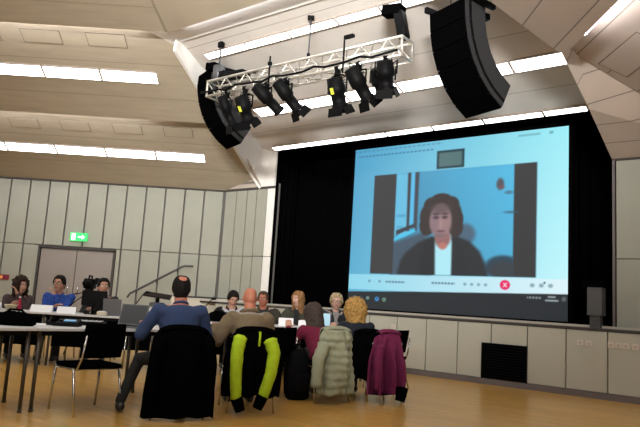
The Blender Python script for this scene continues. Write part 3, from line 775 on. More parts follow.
# ------------------------------------------------------------------ people
def remesh(mb, voxel, name, smooth_it=2):
    me = mb.mesh(name); o = bpy.data.objects.new(name, me); COL.objects.link(o)
    md = o.modifiers.new('r', 'REMESH'); md.mode = 'VOXEL'; md.voxel_size = voxel; md.use_smooth_shade = True
    if smooth_it:
        sm = o.modifiers.new('s', 'SMOOTH'); sm.iterations = smooth_it; sm.factor = .5
    dg = bpy.context.evaluated_depsgraph_get(); ev = o.evaluated_get(dg)
    res = bpy.data.meshes.new_from_object(ev); res.name = name
    bpy.data.objects.remove(o); bpy.data.meshes.remove(me)
    res.polygons.foreach_set('use_smooth', [True]*len(res.polygons)); res.materials.clear()
    return res
def ik(S, Tg, a, b, pole):
    S, Tg, pole = V(S), V(Tg), V(pole); d = Tg-S; L = d.length
    if L > (a+b)*.985: Tg = S+d*((a+b)*.985/L); d = Tg-S; L = d.length
    t = d/L; x = (a*a-b*b+L*L)/(2*L); h = sqrt(max(a*a-x*x, 0)); pv = (pole-t*pole.dot(t)).normalized()
    return S+t*x+pv*h, Tg
def headpt(d):
    """surface of a head along direction d (x right, y forward, z up)"""
    x, y, z = d; a, bb, c = .073, .094, .116
    k = 1.0
    if z < 0: k = 1-.30*(-z)**1.4
    else:
        hh = sqrt(max(1-z*z, 1e-6)); sq = (1-min(z, .9999)**2.7)**(1/2.7)/hh; k = sq; bb *= sq
    px, py, pz = x*a*k, y*bb, z*c
    if z < 0 and y > 0: py = y*bb*(1-.10*(-z))+.012*(-z)*(1 if y > .1 else 0)*y
    if z < -.25 and y < 0: py *= 1-.45*min(1, (-z-.25)/.6)
    if z > .2 and y > 0: py *= 1-.10*(z-.2)
    g = lambda cx, cz, w, w2: math.exp(-((x-cx)/w)**2-((z-cz)/w2)**2) if y > 0 else 0
    r = .026*g(0, -.20, .13, .14)+.012*g(0, .02, .09, .2)      # nose
    r += .006*g(.0, .26, .6, .08)                               # brow
    for s in (-1, 1): r -= .011*g(s*.36, .08, .20, .10)        # eye sockets
    for s in (-1, 1): r += .004*g(s*.50, -.15, .2, .15)        # cheeks
    r += .006*g(0, -.50, .22, .07)-.003*g(0, -.60, .25, .04)+.008*g(0, -.80, .25, .14)
    n = V((x, y, z)); return V((px, py, pz))+V((x*.4, y, z*.2))*r
def sph_dirs(nu, nv):
    rs = []
    for j in range(1, nv):
        th = pi*j/nv
        rs.append([V((sin(th)*sin(2*pi*i/nu), sin(th)*cos(2*pi*i/nu), -cos(th))) for i in range(nu)])
    return rs
def smooth01(a, b_, x): t = max(0, min(1, (x-a)/(b_-a))); return t*t*(3-2*t)
def hair_mesh(kind, seed=0):
    mb = MB(); rs = []
    nu, nv = 72, 48
    P = dict(short=(.012, 0), balding=(.010, 0), side=(.016, 0), curly=(.030, .030), bob=(.034, .008), long=(.020, .008), curls=(.054, .026), thick=(.013, .004), fluffy=(.030, .010))[kind]
    long_ = kind in ('bob', 'long', 'curly', 'curls')
    for ring in sph_dirs(nu, nv):
        row = []
        for d in ring:
            al = abs(atan2(d.x, d.y))          # 0 front .. pi back
            if long_:
                thr = .58 if al < .5 else (.58-1.9*smooth01(.5, 1.15, al))
            else:
                thr = .60 if al < .55 else (.60-.62*smooth01(.55, 1.1, al)-.10*smooth01(1.1, 1.5, al)-.50*smooth01(1.75, 2.3, al))
            thr += .10*noise.noise(d*6+V((seed, 1, 2))); m = smooth01(thr-.06, thr+.06, d.z)
            if kind == 'balding': m *= 1-smooth01(.86, .985, d.dot(V((.08, -.40, .90)).normalized()))
            p = headpt(d) if d.z > -.3 or d.y > 0 else V((d.x*.073, d.y*.094, d.z*.116))
            n = d.normalized(); t = P[0]
            t += P[1]*(noise.noise(d*5.5+V((seed, 0, 0)))+.6*noise.noise(d*11+V((seed, 3, 0))))
            t += .0022*sin(atan2(d.x, d.y)*46+4*noise.noise(d*3))
            q = p+n*(t*m-.016*(1-m))
            if long_ and d.z < .1 and m > .02:
                drop = dict(bob=.055, long=.085, curly=.008, curls=.035)[kind]*m*smooth01(.1, -.9, d.z)
                hr_ = sqrt(d.x**2+d.y**2)
                rad = .088+t*.6
                w_ = smooth01(.1, -.5, d.z)*m
                if hr_ > .15:
                    q.x = q.x*(1-w_)+w_*d.x/hr_*rad*(.95 if hr_ > .5 else hr_*1.9); q.y = q.y*(1-w_)+w_*(d.y/hr_*rad*(.95 if hr_ > .5 else hr_*1.9)-.012)
                q.z -= drop
            row.append(q)
        rs.append(row)
    mb.rings(rs, None, True, True); return mb

SKIN = dict(fair=(.48, .25, .17), pink=(.42, .145, .085), tan=(.42, .21, .135), pale=(.52, .30, .23))
def person(name, label, head_xy, top, rz, skin='fair', sex='m', lean=12, hy=0., hp=0., hr_=0., hair=('short', (.03, .02, .015)), LH=None, RH=None, Lp=(-.6, -.3, -1), Rp=(.6, -.3, -1),
           shirt=('sweater', (.05, .1, .3)), shirt_m=None, jacket=None, legs=None, trousers=(.01, .01, .012), glasses=False, belly=.02, open_w=.07, bulk=1., chair_label=None, chair_back=0., hands='curl', headfwd=.02, hs=1.08):
    ph = radians(lean); up = V((0, sin(ph), cos(ph))); fw = V((0, cos(ph), -sin(ph)))
    Pv = V((0, 0, .53)); hpz = .116*hs
    L = (top-.53-.16-hpz+.0)/cos(ph)
    nb = Pv+up*L
    hc = nb+V((0, headfwd+.03, .155))
    sw = (.185 if sex == 'm' else .160)*bulk
    R0 = Rz(rz); off = R0 @ V((hc.x, hc.y, 0)); root = V((head_xy[0]-off.x, head_xy[1]-off.y, 0))
    o = thing(name, label, 'person', root, rz)
    def sp(t, f=0.): return Pv+up*(L*t)+fw*f
    def ring(t, rx, ry, f=0., n=24, pw=1.): return [sp(t, f)+V((1, 0, 0))*rx*cos(2*pi*k/n)+fw*ry*sin(2*pi*k/n) for k in range(n)]
    SL = V((-sw, 0, 0))+sp(.90, -.005); SR = V((sw, 0, 0))+sp(.90, -.005)
    LH = V(LH) if LH else V((-.20, .42, .80)); RH = V(RH) if RH else V((.20, .42, .80))
    EL, HL = ik(SL, LH, .285, .27, Lp); ER, HR = ik(SR, RH, .285, .27, Rp)
    lg = legs or {}
    KL, AL_ = V(lg.get('KL', (-.11, .40, .49))), V(lg.get('AL', (-.12, .36, .09)))
    KR, AR_ = V(lg.get('KR', (.11, .40, .49))), V(lg.get('AR', (.12, .36, .09)))
    HM = Matrix.Translation(hc) @ Matrix.Rotation(hy, 4, 'Z') @ Matrix.Rotation(-hp, 4, 'X') @ Matrix.Rotation(hr_, 4, 'Y') @ Matrix.Scale(hs, 4)
    # ---- body: one continuous surface
    b = MB()
    tw = sw/.185
    b.rings([ring(t, rx*tw, ry, f) for t, rx, ry, f in ((-.12, .10, .07, 0), (-.06, .15, .10, 0), (.12, .155, .11, .01), (.4, .13, .10, .01), (.7, .15, .11, .01), (.88, .155, .09, 0), (.98, .10, .07, 0), (1.03, .06, .055, 0))])
    b.capsule(sp(.96), hc+V((0, -.015, -.05)), .064 if sex == 'm' else .048, .060 if sex == 'm' else .046)
    hm = MB()
    b.rings([[HM @ headpt(d) for d in r] for r in sph_dirs(48, 40)])
    for s in (-1, 1): b.sphere(HM @ V((s*.073, -.006, -.005)), (.011, .02, .032), rot=HM.to_3x3() @ Rz(-s*.35))
    for S, E_, H, s in ((SL, EL, HL, -1), (SR, ER, HR, 1)):
        b.capsule(S, E_, .048, .038); b.capsule(E_, H, .038, .025)
        b.capsule(sp(.86)+V((s*.08, 0, 0)), S, .07, .05)
        t = (H-E_).normalized(); nrm = V((0, 0, 1))-t*t.z
        if nrm.length < .1: nrm = V((0, -1, 0))
        nrm.normalize(); side = t.cross(nrm)
        if s < 0: inn = side*(1)
        else: inn = -side
        # palm, four fingers of unequal length and a thumb leaving the side of the palm
        HRm = Matrix((side, t, nrm)).transposed()
        b.box(H+t*.045, (.080, .085, .028), HRm, bevel=.011); b.capsule(H-t*.02, H+t*.02, .025, .026)
        cl = .55 if hands == 'curl' else 1.0
        for k, ln in enumerate((.068, .078, .072, .056)):
            base = H+t*.08+inn*(.031-.0205*k); q1 = base+(t*cos(cl*.5)-nrm*sin(cl*.5))*ln*.55; q2 = q1+(t*cos(cl*1.5)-nrm*sin(cl*1.5))*ln*.5
            b.capsule(base, q1, .0092, .0086, n=8); b.capsule(q1, q2, .0086, .0075, n=8)
        tb = H+t*.025+inn*.034; t1 = tb+(t*.55+inn*.75-nrm*.3).normalized()*.036; t2 = t1+(t*.85+inn*.25-nrm*.35).normalized()*.03
        b.capsule(tb, t1, .0115, .010, n=8); b.capsule(t1, t2, .010, .0085, n=8)
    for s, K, A in ((-1, KL, AL_), (1, KR, AR_)):
        b.capsule((s*.085, .0, .53), K, .072, .05); b.capsule(K, A, .05, .034)
        fd = V((A.x-K.x, .0, 0)); b.capsule(A-V((0, .02, .04)), A+V((0, .13, -.055)), .034, .026)
    bm_ = remesh(b, .0075, 'body', 2)
    bm_.materials.append(mat('skin_'+skin, SKIN[skin], .5, noise_amt=.06, noise_scale=25))
    link('body', bm_, o)
    # ---- clothing shells
    def upper(nm, g, col_m, t_lo, t_hi, sleeve=.90, openw=0., arms=True):
        s_ = MB()
        s_.rings([ring(t, (rx+g)*tw*bulk**.5, ry+g+(belly if t < .6 else belly*.3), f+(belly*.4 if t < .6 else 0)) for t, rx, ry, f in
                  ((t_lo, .150, .105, 0), (t_lo+.08, .158, .115, .005), (.25, .150, .112, .01), (.45, .140, .105, .01), (.70, .155, .112, .012), (.86, .165, .095, .005), (.94, .140, .080, 0), (t_hi, .070, .062, 0))])
        for S, E_, H, s in ((SL, EL, HL, -1), (SR, ER, HR, 1)):
            s_.capsule(sp(.80)+V((s*.10, 0, 0)), S, .085+g*.5, .050+g)
            s_.capsule(S, E_, .050+g, .044+g); s_.capsule(E_, E_+(H-E_)*sleeve, .045+g, .031+g*.8)
        me = remesh(s_, .011, nm, 5)
        for v in me.vertices:
            c_ = v.co; n = v.normal
            w_ = noise.noise(V((c_.x*9, c_.y*9, c_.z*15)))*.006+noise.noise(V((c_.x*22+5, c_.y*22, c_.z*30)))*.003
            # folds gather near the elbows and the waist
            v.co = c_+n*w_
            if openw:
                rel = c_-Pv; tt = rel.dot(up)/L; ff = rel.dot(fw)
                wd = openw*(.35+.65*smooth01(.1, .85, tt))
                if tt > -.05 and ff > -.01 and abs(c_.x) < wd*1.25 and n.dot(fw) > .0:
                    k = 1-smooth01(wd*.8, wd*1.2, abs(c_.x)); v.co = v.co-fw*(.055*k)
                if tt > .93: v.co = v.co-up*.02
        me.materials.append(col_m); return link(nm, me, o)
    sn, sc = shirt
    cm = shirt_m or mat('cloth_%s_%d' % (sn, int(sc[0]*997+sc[1]*9973+sc[2]*99)), sc, .9, noise_amt=.08, noise_scale=60)
    upper(sn, .016, cm, -.10, 1.0, .93 if jacket is None else .95)
    cr = MB(); cr.tube([sp(1.0, .004)+V((1, 0, 0))*.066*cos(2*pi*k/18)+fw*.066*sin(2*pi*k/18)+up*(.012-.018*sin(2*pi*k/18)) for k in range(18)], .013, closed=True); cr.build('collar', cm, o)
    if jacket:
        jn, jc = jacket; jm = mat('cloth_%s_%d' % (jn, int(jc[0]*997+jc[1]*9973+jc[2]*99)), jc, .9, noise_amt=.10, noise_scale=70)
        upper(jn, .034, jm, -.13, .985, .90, open_w)
        cr = MB(); pts = []
        for k in range(15):
            a = -.25*pi+(1.5*pi)*k/14; pts.append(sp(1.0, -.004)+V((1, 0, 0))*.080*cos(a+pi)+fw*.076*sin(a+pi)+up*(.010-.012*sin(a+pi)))
        pts = [sp(.70, .150)+V((-open_w*.8, 0, 0))]+[p for p in pts[::-1]]+[sp(.70, .150)+V((open_w*.8, 0, 0))]
        if pts[1].x > 0: pts = [sp(.70, .150)+V((open_w*.8, 0, 0))]+pts[1:-1]+[sp(.70, .150)+V((-open_w*.8, 0, 0))]
        cr.tube(pts, .018); cr.build('jacket_collar', jm, o)
    tm = mat('trousers_%d' % int(trousers[0]*9999+trousers[2]*99), trousers, .9)
    s_ = MB(); s_.rings([ring(t, rx*tw, ry, 0) for t, rx, ry in ((-.19, .13, .09), (-.1, .17, .125), (.05, .165, .12), (.12, .15, .11))])
    for s, K, A in ((-1, KL, AL_), (1, KR, AR_)):
        s_.capsule((s*.085, .0, .53), K, .084, .062); s_.capsule(K, A+V((0, 0, .02)), .060, .048)
    me = remesh(s_, .012, 'trousers', 4); me.materials.append(tm); link('trousers', me, o)
    for s, K, A in ((-1, KL, AL_), (1, KR, AR_)):
        sh = MB(); sh.capsule(A+V((0, -.025, -.035)), A+V((0, .14, -.045)), .045, .036); sh.capsule(A+V((0, 0, .0)), A+V((0, .03, -.03)), .04, .04)
        me = remesh(sh, .012, 'shoe', 2)
        for v in me.vertices: v.co.z = max(v.co.z, A.z-.088)
        me.materials.append(mat('black_leather', (.012, .011, .011), .45)); link('shoe', me, o)
    # ---- face and hair
    for s in (-1, 1):
        e_ = MB(); e_.sphere(HM @ V((s*.027, .0765, .009)), .0115); eo = e_.build('eye', mat('eye_white', (.7, .68, .66), .3), o)
        e_ = MB(); e_.sphere(HM @ V((s*.027, .0845, .009)), .0052); e_.build('iris', mat('iris_dark', (.03, .02, .015), .3), eo)
        hcol = hair[1] if hair else (.12, .08, .06)
        bw = MB(); bw.tube([HM @ V((s*x_, y_, z_)) for x_, y_, z_ in ((.010, .094, .028), (.026, .090, .034), (.045, .074, .028))], .0045, n=6)
        bw.build('eyebrow', mat('hair_%d' % int(hcol[0]*9999+hcol[1]*999), hcol, .75, noise_amt=.4, noise_scale=35, bump=.4, bump_scale=120, spec=.15), o)
    mo = MB(); mo.sphere(HM @ V((0, .0865, -.052)), (.024, .008, .0065), rot=HM.to_3x3()); mo.build('mouth', mat('lips', (.26, .08, .065), .5), o)
    if hair:
        hcol = hair[1]; hmx = mat('hair_%d' % int(hcol[0]*9999+hcol[1]*999), hcol, .75, noise_amt=.4, noise_scale=35, bump=.4, bump_scale=120, spec=.15)
        h_ = hair_mesh(hair[0], len(label)); me = h_.mesh('hair'); me.transform(HM)
        me.polygons.foreach_set('use_smooth', [True]*len(me.polygons)); me.materials.append(hmx); link('hair', me, o)
    if glasses:
        g_ = MB()
        for s in (-1, 1):
            g_.tube([HM @ V((s*.030+.021*cos(2*pi*k/14), .100, .006+.017*sin(2*pi*k/14))) for k in range(14)], .0026, n=6, closed=True)
            g_.tube([HM @ V((s*.051, .099, .012)), HM @ V((s*.078, .04, .012)), HM @ V((s*.080, -.005, .006))], .0024, n=6)
        g_.tube([HM @ V((-.009, .101, .010)), HM @ V((.009, .101, .010))], .0024, n=6)
        g_.build('glasses', mat('glasses_frame', (.015, .015, .018), .35), o)
    if chair_label:
        q = R0 @ V((0, -chair_back, 0)); seat_at(chair_label, root+q, rz)
    return o, root

blue_m = mat('speckled_blue_knit', (.012, .05, .26), .9, noise_amt=.75, noise_scale=45)
# near row, backs to the camera
blue, blue_root = person('person', 'man in a plain blue sweater seen from behind at the near table', (-1.305, 6.2), 1.295, radians(22), 'pink', 'm', 8, hy=-.15,
    hair=('balding', (.006, .0045, .004)), LH=(-.30, .36, .80), RH=(.22, .42, .80), Lp=(-.55, -.3, -1), shirt=('sweater', (.018, .036, .10)), belly=.04, bulk=1.10, chair_label='black chair under the man in the blue sweater',
    legs=dict(KL=(-.30, .36, .47), AL=(-.46, .16, .09), KR=(.12, .40, .48), AR=(.14, .30, .09)))
bald, bald_root = person('person', 'bald man in a tan jacket seen from behind at the near table', (-.69, 6.80), 1.235, radians(18), 'pink', 'm', 14,
    hair=None, hs=.96, LH=(-.30, .38, .79), RH=(.18, .40, .80), Lp=(-.5, -.3, -1), Rp=(.3, -.2, -1), shirt=('shirt', (.25, .23, .2)), jacket=('jacket', (.155, .112, .065)), belly=.03, bulk=.98, open_w=.05, chair_label='black chair under the bald man in the tan jacket')
mag, mag_root = person('person', 'woman in a magenta top with grey-brown hair seen from behind', (.0, 7.85), 1.09, radians(32), 'fair', 'f', 38, hp=.35,
    hair=('bob', (.05, .036, .031)), LH=(-.20, .52, .79), RH=(.20, .52, .79), Lp=(-.4, -.4, -1), Rp=(.4, -.4, -1), shirt=('top', (.13, .003, .026)), bulk=1.1, chair_label='black chair under the woman in the magenta top')
blo, blo_root = person('person', 'woman with big blond curls and a navy top seen from behind', (.53, 8.15), 1.165, radians(22), 'fair', 'f', 20, hp=.1,
    hair=('curls', (.36, .21, .065)), LH=(-.2, .42, .80), RH=(.22, .42, .80), shirt=('top', (.004, .007, .018)), bulk=1.16, belly=.03, chair_label='black chair under the woman with blond curls')
# far side, faces to the camera
person('person', 'woman with brown curly hair resting her cheek on her hand at far left', (-4.60, 9.95), 1.22, radians(215), 'fair', 'f', 12, hy=.35, hr_=.1,
    hair=('curly', (.030, .016, .011)), LH=(.05, .25, .965), RH=(.12, .36, .80), Lp=(-.3, .3, -1), Rp=(.3, -.2, -1), shirt=('cardigan', (.05, .03, .03)), chair_label='black chair under the woman with brown curly hair')
person('person', 'man in a blue speckled pullover with glasses and hand on his mouth', (-4.0, 9.95), 1.29, radians(185), 'tan', 'm', 12, hy=-.12,
    hair=('thick', (.006, .005, .005)), LH=(.0, .28, .985), RH=(-.02, .30, .81), Lp=(-.35, .25, -1), Rp=(.35, -.1, -1), shirt=('pullover', (.02, .09, .42)), shirt_m=blue_m, glasses=True, bulk=1.0, chair_label='black chair under the man in the blue speckled pullover')
person('person', 'dark-haired man in black behind the monitor with hand at his face', (-3.345, 10.05), 1.29, radians(190), 'tan', 'm', 10, hy=.3,
    hair=('thick', (.005, .004, .004)), LH=(-.05, .28, .985), RH=(.15, .40, .80), Lp=(-.7, .2, -1), shirt=('shirt', (.005, .005, .006)), chair_label='black chair under the dark-haired man behind the monitor')
person('person', 'dark-haired man in a black jacket and white shirt looking down', (-1.33, 10.35), 1.225, radians(195), 'fair', 'm', 16, hp=.5, hy=.15,
    hair=('thick', (.009, .006, .005)), LH=(-.16, .40, .80), RH=(.18, .40, .80), shirt=('shirt', (.40, .40, .44)), jacket=('jacket', (.005, .005, .006)), open_w=.05, chair_label='black chair under the man in the black jacket looking down')
person('person', 'man in an olive-brown jacket with ruddy face half hidden behind the bald man', (-.84, 10.4), 1.245, radians(175), 'pink', 'm', 12, hy=.0,
    hair=('short', (.06, .035, .022)), glasses=True, shirt=('shirt', (.02, .02, .022)), jacket=('jacket', (.03, .025, .015)), open_w=.05, bulk=1.1, chair_label='black chair under the man in the olive-brown jacket')
person('person', 'woman with long red-blond hair in an olive cardigan over black', (-.27, 10.45), 1.275, radians(170), 'pale', 'f', 8, hy=-.45,
    hair=('long', (.25, .13, .055)), shirt=('top', (.012, .012, .012)), jacket=('cardigan', (.045, .046, .029)), open_w=.07, chair_label='black chair under the woman with long red-blond hair')
person('person', 'woman with short blond-grey hair and glasses in a dark jacket', (.36, 10.5), 1.275, radians(185), 'pale', 'f', 8, hy=-.1,
    hair=('fluffy', (.36, .28, .17)), glasses=True, shirt=('blouse', (.22, .20, .20)), jacket=('jacket', (.007, .009, .012)), open_w=.05, chair_label='black chair under the woman with short blond-grey hair')
# empty chairs
seat_at('empty black chair between the bald man and the woman in magenta', T(2.72, -.20), TA)
seat_at('empty black chair beyond the magenta coat at the end of the near row', V((1.06, 9.05, 0)), radians(60))

# ------------------------------------------------------------------ coats over chair backs
def coat_shell(name, m, parent, prof, folds=7, amp=.02, thick=.012, seed=0, wrap=1.9, quilt=0., yb=-.275):
    """cloth hanging behind a chair back; prof rows = (z, half width, depth behind, sideways shift)"""
    rows = []; n = 64
    zs = []
    for (z0, w0, d0, s0), (z1, w1, d1, s1) in zip(prof, prof[1:]):
        k = max(2, int(abs(z1-z0)/.018))
        for i in range(k): t = i/k; zs.append((z0+(z1-z0)*t, w0+(w1-w0)*t, d0+(d1-d0)*t, s0+(s1-s0)*t))
    zs.append(prof[-1]); ztop = prof[0][0]; H = ztop-prof[-1][0]
    outer, inner = [], []
    for z, w_, dpt, sh in zs:
        f_ = smooth01(0, .55, (ztop-z)/H); ro, ri = [], []
        for i in range(n):
            a = -wrap*.5*pi/1.9*1.9/1.0+wrap*pi*i/(n-1)*1.0
            a = (i/(n-1)-.5)*wrap*1.55
            wv = amp*f_*(sin(folds*a*1.1+seed+.8*sin(z*5+seed))+.5*sin(folds*2.3*a+seed*2+z*3))
            if quilt: wv += quilt*abs(sin(pi*z/.085+.5*noise.noise(V((a*3, z*6, seed)))))+.012*noise.noise(V((a*4, z*9, seed)))
            wv += .008*noise.noise(V((a*3, z*7, seed+3)))
            x = sh+w_*sin(a)/max(sin(min(wrap*.775, pi/2)), .1); y = yb+.03-(dpt+wv)*max(cos(a), -.3)-wv*.3
            nx, ny = sin(a), -cos(a)
            zz = z-(.03*f_*noise.noise(V((a*2.5, seed, 1))) if z < ztop-.8*H else 0)
            ro.append(V((x+nx*wv*.6, y, zz))); ri.append(V((x+nx*(wv*.6-thick), y+thick*cos(a), zz)))
        outer.append(ro); inner.append(ri)
    mb = MB(); rings = [o_+i_[::-1] for o_, i_ in zip(outer, inner)]
    mb.rings(rings); return mb.build(name, m, parent)
def top_fold(parent, m, z, hw, yb, sh=0.):
    """part of the coat lying over the top of the chair back"""
    mb = MB(); rs = []
    for k in range(9):
        a = pi*k/8; rs.append([V((sh+hw*(-1+2*i/11)*(1-.04*sin(a)), yb+.035-.052*-cos(a)*1.0, z+.032*sin(a)-(.10 if k in (0,) else 0)-.03*abs(-1+2*i/11)**3)) for i in range(12)])
    top = rs; bot = [[p-V((0, 0, .012)) for p in r] for r in rs]
    mb.rings([t+b_[::-1] for t, b_ in zip(top, bot)]); return mb.build('collar', m, parent)
def sleeve(name, m, parent, pts, r, seed=0, quilt=0.):
    P = [V(p) for p in pts]; Q = []
    for a, b_ in zip(P, P[1:]):
        for i in range(7): Q.append(a.lerp(b_, i/7))
    Q.append(P[-1]); rr = [r*(1.05-.25*i/len(Q))+.006*noise.noise(V((i*.6, seed, 0)))+quilt*abs(sin(i*1.1)) for i in range(len(Q))]
    rr[0] *= .5; mb = MB(); mb.tube(Q, rr, n=14); return mb.build(name, m, parent)
def coat_on(label, root, rz, cat='coat', back=0.):
    q = Rz(rz) @ V((0, -back, 0)); return thing('coat', label, cat, root+q, rz)
# black coat on the chair of the man in blue
c1 = coat_on('long black coat hanging over the chair of the man in the blue sweater', blue_root, radians(22))
coat_shell('back', M_black, c1, [(.81, .215, .035, 0), (.73, .275, .07, 0), (.45, .31, .085, 0), (.20, .325, .095, 0), (.03, .33, .10, 0)], 5, .012, seed=1)
top_fold(c1, M_black, .815, .205, -.275)
for s in (-1, 1): sleeve('sleeve', M_black, c1, [(s*.21, -.33, .74), (s*.255, -.36, .50), (s*.25, -.37, .22)], .05, s)
# black jacket with hi-vis sleeves on the chair of the bald man
c2 = coat_on('black jacket with neon yellow sleeves hanging over the bald man\'s chair', bald_root, radians(18), 'jacket')
M_neon = mat('neon_yellow', (.36, .52, .004), .8, noise_amt=.1, noise_scale=18, emit=None)
coat_shell('back', M_black, c2, [(.80, .20, .035, 0), (.72, .26, .06, 0), (.50, .30, .075, 0), (.26, .30, .08, -.01), (.17, .29, .08, -.01)], 6, .014, seed=4)
top_fold(c2, M_black, .815, .20, -.275)
for s, pts in ((-1, [(-.17, -.345, .76), (-.20, -.37, .60), (-.20, -.38, .40), (-.18, -.385, .16)]), (1, [(.12, -.345, .74), (.17, -.37, .60), (.145, -.385, .40), (.08, -.39, .18)])):
    so = sleeve('sleeve', M_neon, c2, pts, .062, s, .004); so['label'] = 'neon yellow sleeve'
    e_ = V(pts[-1]); sleeve('cuff', M_black, so, [e_+V((0, 0, .02)), e_+V((-s*.03, 0, -.06)), e_+V((-s*.05, 0, -.11))], .058, s)
MB().tube([(.02, -.345, .80), (.02, -.352, .74), (.015, -.36, .66)], .012).build('reflective_strip', M_neon, c2)
# grey-green quilted jacket on the chair of the woman in magenta
c3 = coat_on('pale grey-green quilted jacket hanging over the chair of the woman in magenta', mag_root, radians(32), 'jacket')
M_puff = mat('sage_quilt', (.27, .285, .195), .8, noise_amt=.07, noise_scale=25)
coat_shell('back', M_puff, c3, [(.82, .17, .05, .0), (.76, .215, .085, .0), (.5, .235, .10, .0), (.25, .245, .105, .01), (.10, .24, .10, .01)], 3, .035, seed=2, quilt=.020)
top_fold(c3, M_puff, .835, .19, -.275)
sleeve('sleeve', M_puff, c3, [(-.20, -.34, .68), (-.29, -.36, .50), (-.31, -.37, .19)], .066, 3, .010)
# magenta coat on the chair of the blond woman
c4 = coat_on('magenta wool coat hanging over the chair right of the blond woman', V((.80, 7.95, 0)), radians(25))
M_mag = mat('magenta_wool', (.13, .005, .05), .9, noise_amt=.08, noise_scale=40)
coat_shell('back', M_mag, c4, [(.81, .13, .04, .03), (.74, .19, .07, .0), (.5, .225, .09, -.01), (.25, .24, .10, -.01), (.10, .235, .10, -.02)], 8, .065, seed=6)
top_fold(c4, M_mag, .825, .15, -.275, .02)
sleeve('sleeve', M_mag, c4, [(-.14, -.33, .68), (-.19, -.36, .46), (-.18, -.36, .16)], .05, 7)
sleeve('sleeve', M_black, c4, [(.13, -.42, .20), (.12, -.42, .12), (.10, -.42, .035)], .07, 8)['label'] = 'black lining hanging below the coat hem'
seat_at('black chair carrying the magenta wool coat', V((.80, 7.95, 0)), radians(25))
c5 = coat_on('short black jacket hanging over the chair of the blond woman', blo_root, radians(22), 'jacket')
coat_shell('back', M_black, c5, [(.81, .19, .035, 0), (.73, .23, .06, 0), (.45, .24, .07, 0), (.25, .23, .075, 0)], 5, .014, seed=9)
top_fold(c5, M_black, .815, .19, -.275)
# dark bag on the floor beside the woman in magenta
bg = thing('bag', 'tall black bag standing on the floor left of the grey-green jacket', 'bag', (-.14, 7.52, 0), radians(25))
m_ = MB(); rs = []
for z, w_, d_ in ((0, .11, .08), (.02, .14, .11), (.15, .15, .12), (.35, .145, .11), (.48, .12, .085), (.55, .08, .05), (.57, .04, .03)):
    rs.append([V((w_*cos(2*pi*k/24)*(1+.08*sin(5*k+z*20)), d_*sin(2*pi*k/24)*(1+.08*cos(3*k+z*14)), z)) for k in range(24)])
m_.rings(rs).build('body', mat('black_nylon', (.005, .005, .006), .8, bump=.3, bump_scale=20, spec=.03), bg)
MB().tube([(-.06, 0, .52), (-.05, 0, .62), (.05, 0, .62), (.06, 0, .52)], .012).build('handle', M_black, bg)
MB().box((0, -.125, .2), (.18, .05, .20), bevel=.02).build('pocket', mat('black_nylon', (.005, .005, .006), .6), bg)
MB().tube([(-.12, .02, .48), (-.17, .0, .3), (-.14, .02, .06)], .014).build('strap', M_black, bg)

# ------------------------------------------------------------------ things on the tables
TZ = .741
def card(label, loc, rz, w=.28, h=.10, group='white name cards'):
    o = thing('name_card', label, 'name card', loc, rz, group)
    MB().slab([(-w/2, -.045, 0), (w/2, -.045, 0), (w/2, -.002, h), (-w/2, -.002, h)], (0, .003, 0)).build('front_leaf', M_paper, o)
    MB().slab([(-w/2, .045, 0), (w/2, .045, 0), (w/2, .004, h), (-w/2, .004, h)], (0, -.003, 0)).build('back_leaf', M_paper, o)
    return o
def laptop(label, loc, rz, w=.36, d=.24, ang=105, screen=None, group='laptops'):
    o = thing('laptop', label, 'laptop', loc, rz, group)      # user sits at -y, screen faces -y
    MB().box((0, 0, .010), (w, d, .018), bevel=.003).build('base', mat('laptop_grey', (.10, .10, .11), .4), o)
    MB().box((0, .02, .0205), (w-.06, d*.45, .003)).build('keyboard', M_black, o)
    a = radians(ang-90); R = Rx(-a)
    c = V((0, d/2, .02))+R@V((0, 0, .115))
    lid = MB().box(c, (w, .010, .23), R, bevel=.003).build('lid', mat('laptop_grey', (.10, .10, .11), .4), o)
    MB().box(c+R@V((0, -.0065, .003)), (w-.03, .003, .20), R).build('screen', screen or mat('screen_off', (.035, .038, .042), .3), lid)
    return o
card('white name card on the far table at the left edge of the picture', F(.72, .16, TZ), FA)
card('white name card in front of the woman with curly hair and the man in blue', F(1.43, .16, TZ), FA, .30)
card('white name card right of the man in the blue speckled pullover', F(1.78, .15, TZ), FA+.1, .26, .095)
card('white paper card beside the pale laptop on the far table', F(2.55, .2, TZ), FA, .16, .11)
card('big white card below the black desk lectern', F(2.98, .18, TZ), FA, .38, .15)
card('white card on the far table in front of the woman with red-blond hair', F(4.98, .12, TZ), FA, .22, .12)
card('white card on the far table right of the bald man', F(5.25, .14, TZ), FA, .16, .10)
card('upright white card right of the man in the blue sweater', T(1.80, .10, TZ), TA-.5, .12, .15)
def sheet(label, loc, rz, w=.21, l=.297):
    o = tag(MB().box((0, 0, .0015), (w, l, .003)).build('paper_sheet', M_paper), label, 'paper', 'sheets of paper'); o.location = loc; o.rotation_euler = (0, 0, rz); return o
sheet('white sheet of paper lying between the black bag and the black conference unit', T(.36, .50, TZ), TA-.4, .26, .30)
sheet('white sheet of paper on the near table behind the empty chair back', T(.92, .42, TZ), TA+.2)
sheet('white sheets of paper on the near table right of the bald man', T(3.25, .32, TZ), TA+.1, .30, .22)
laptop('open grey laptop on the near table left of the man in the blue sweater', T(1.02, .20, TZ), TA-1.0, .31, .22, 108)
laptop('open laptop with a bright bluish screen between the woman in magenta and the blond woman', T(4.02, .14, TZ), .05, .31, .22, 105, mat('screen_blue', (.1, .1, .1), .4, emit=(.45, .75, .9), estr=.8))
laptop('pale grey laptop on the far table right of the black monitor', F(2.42, .25, TZ), FA+pi, .26, .20, 100)
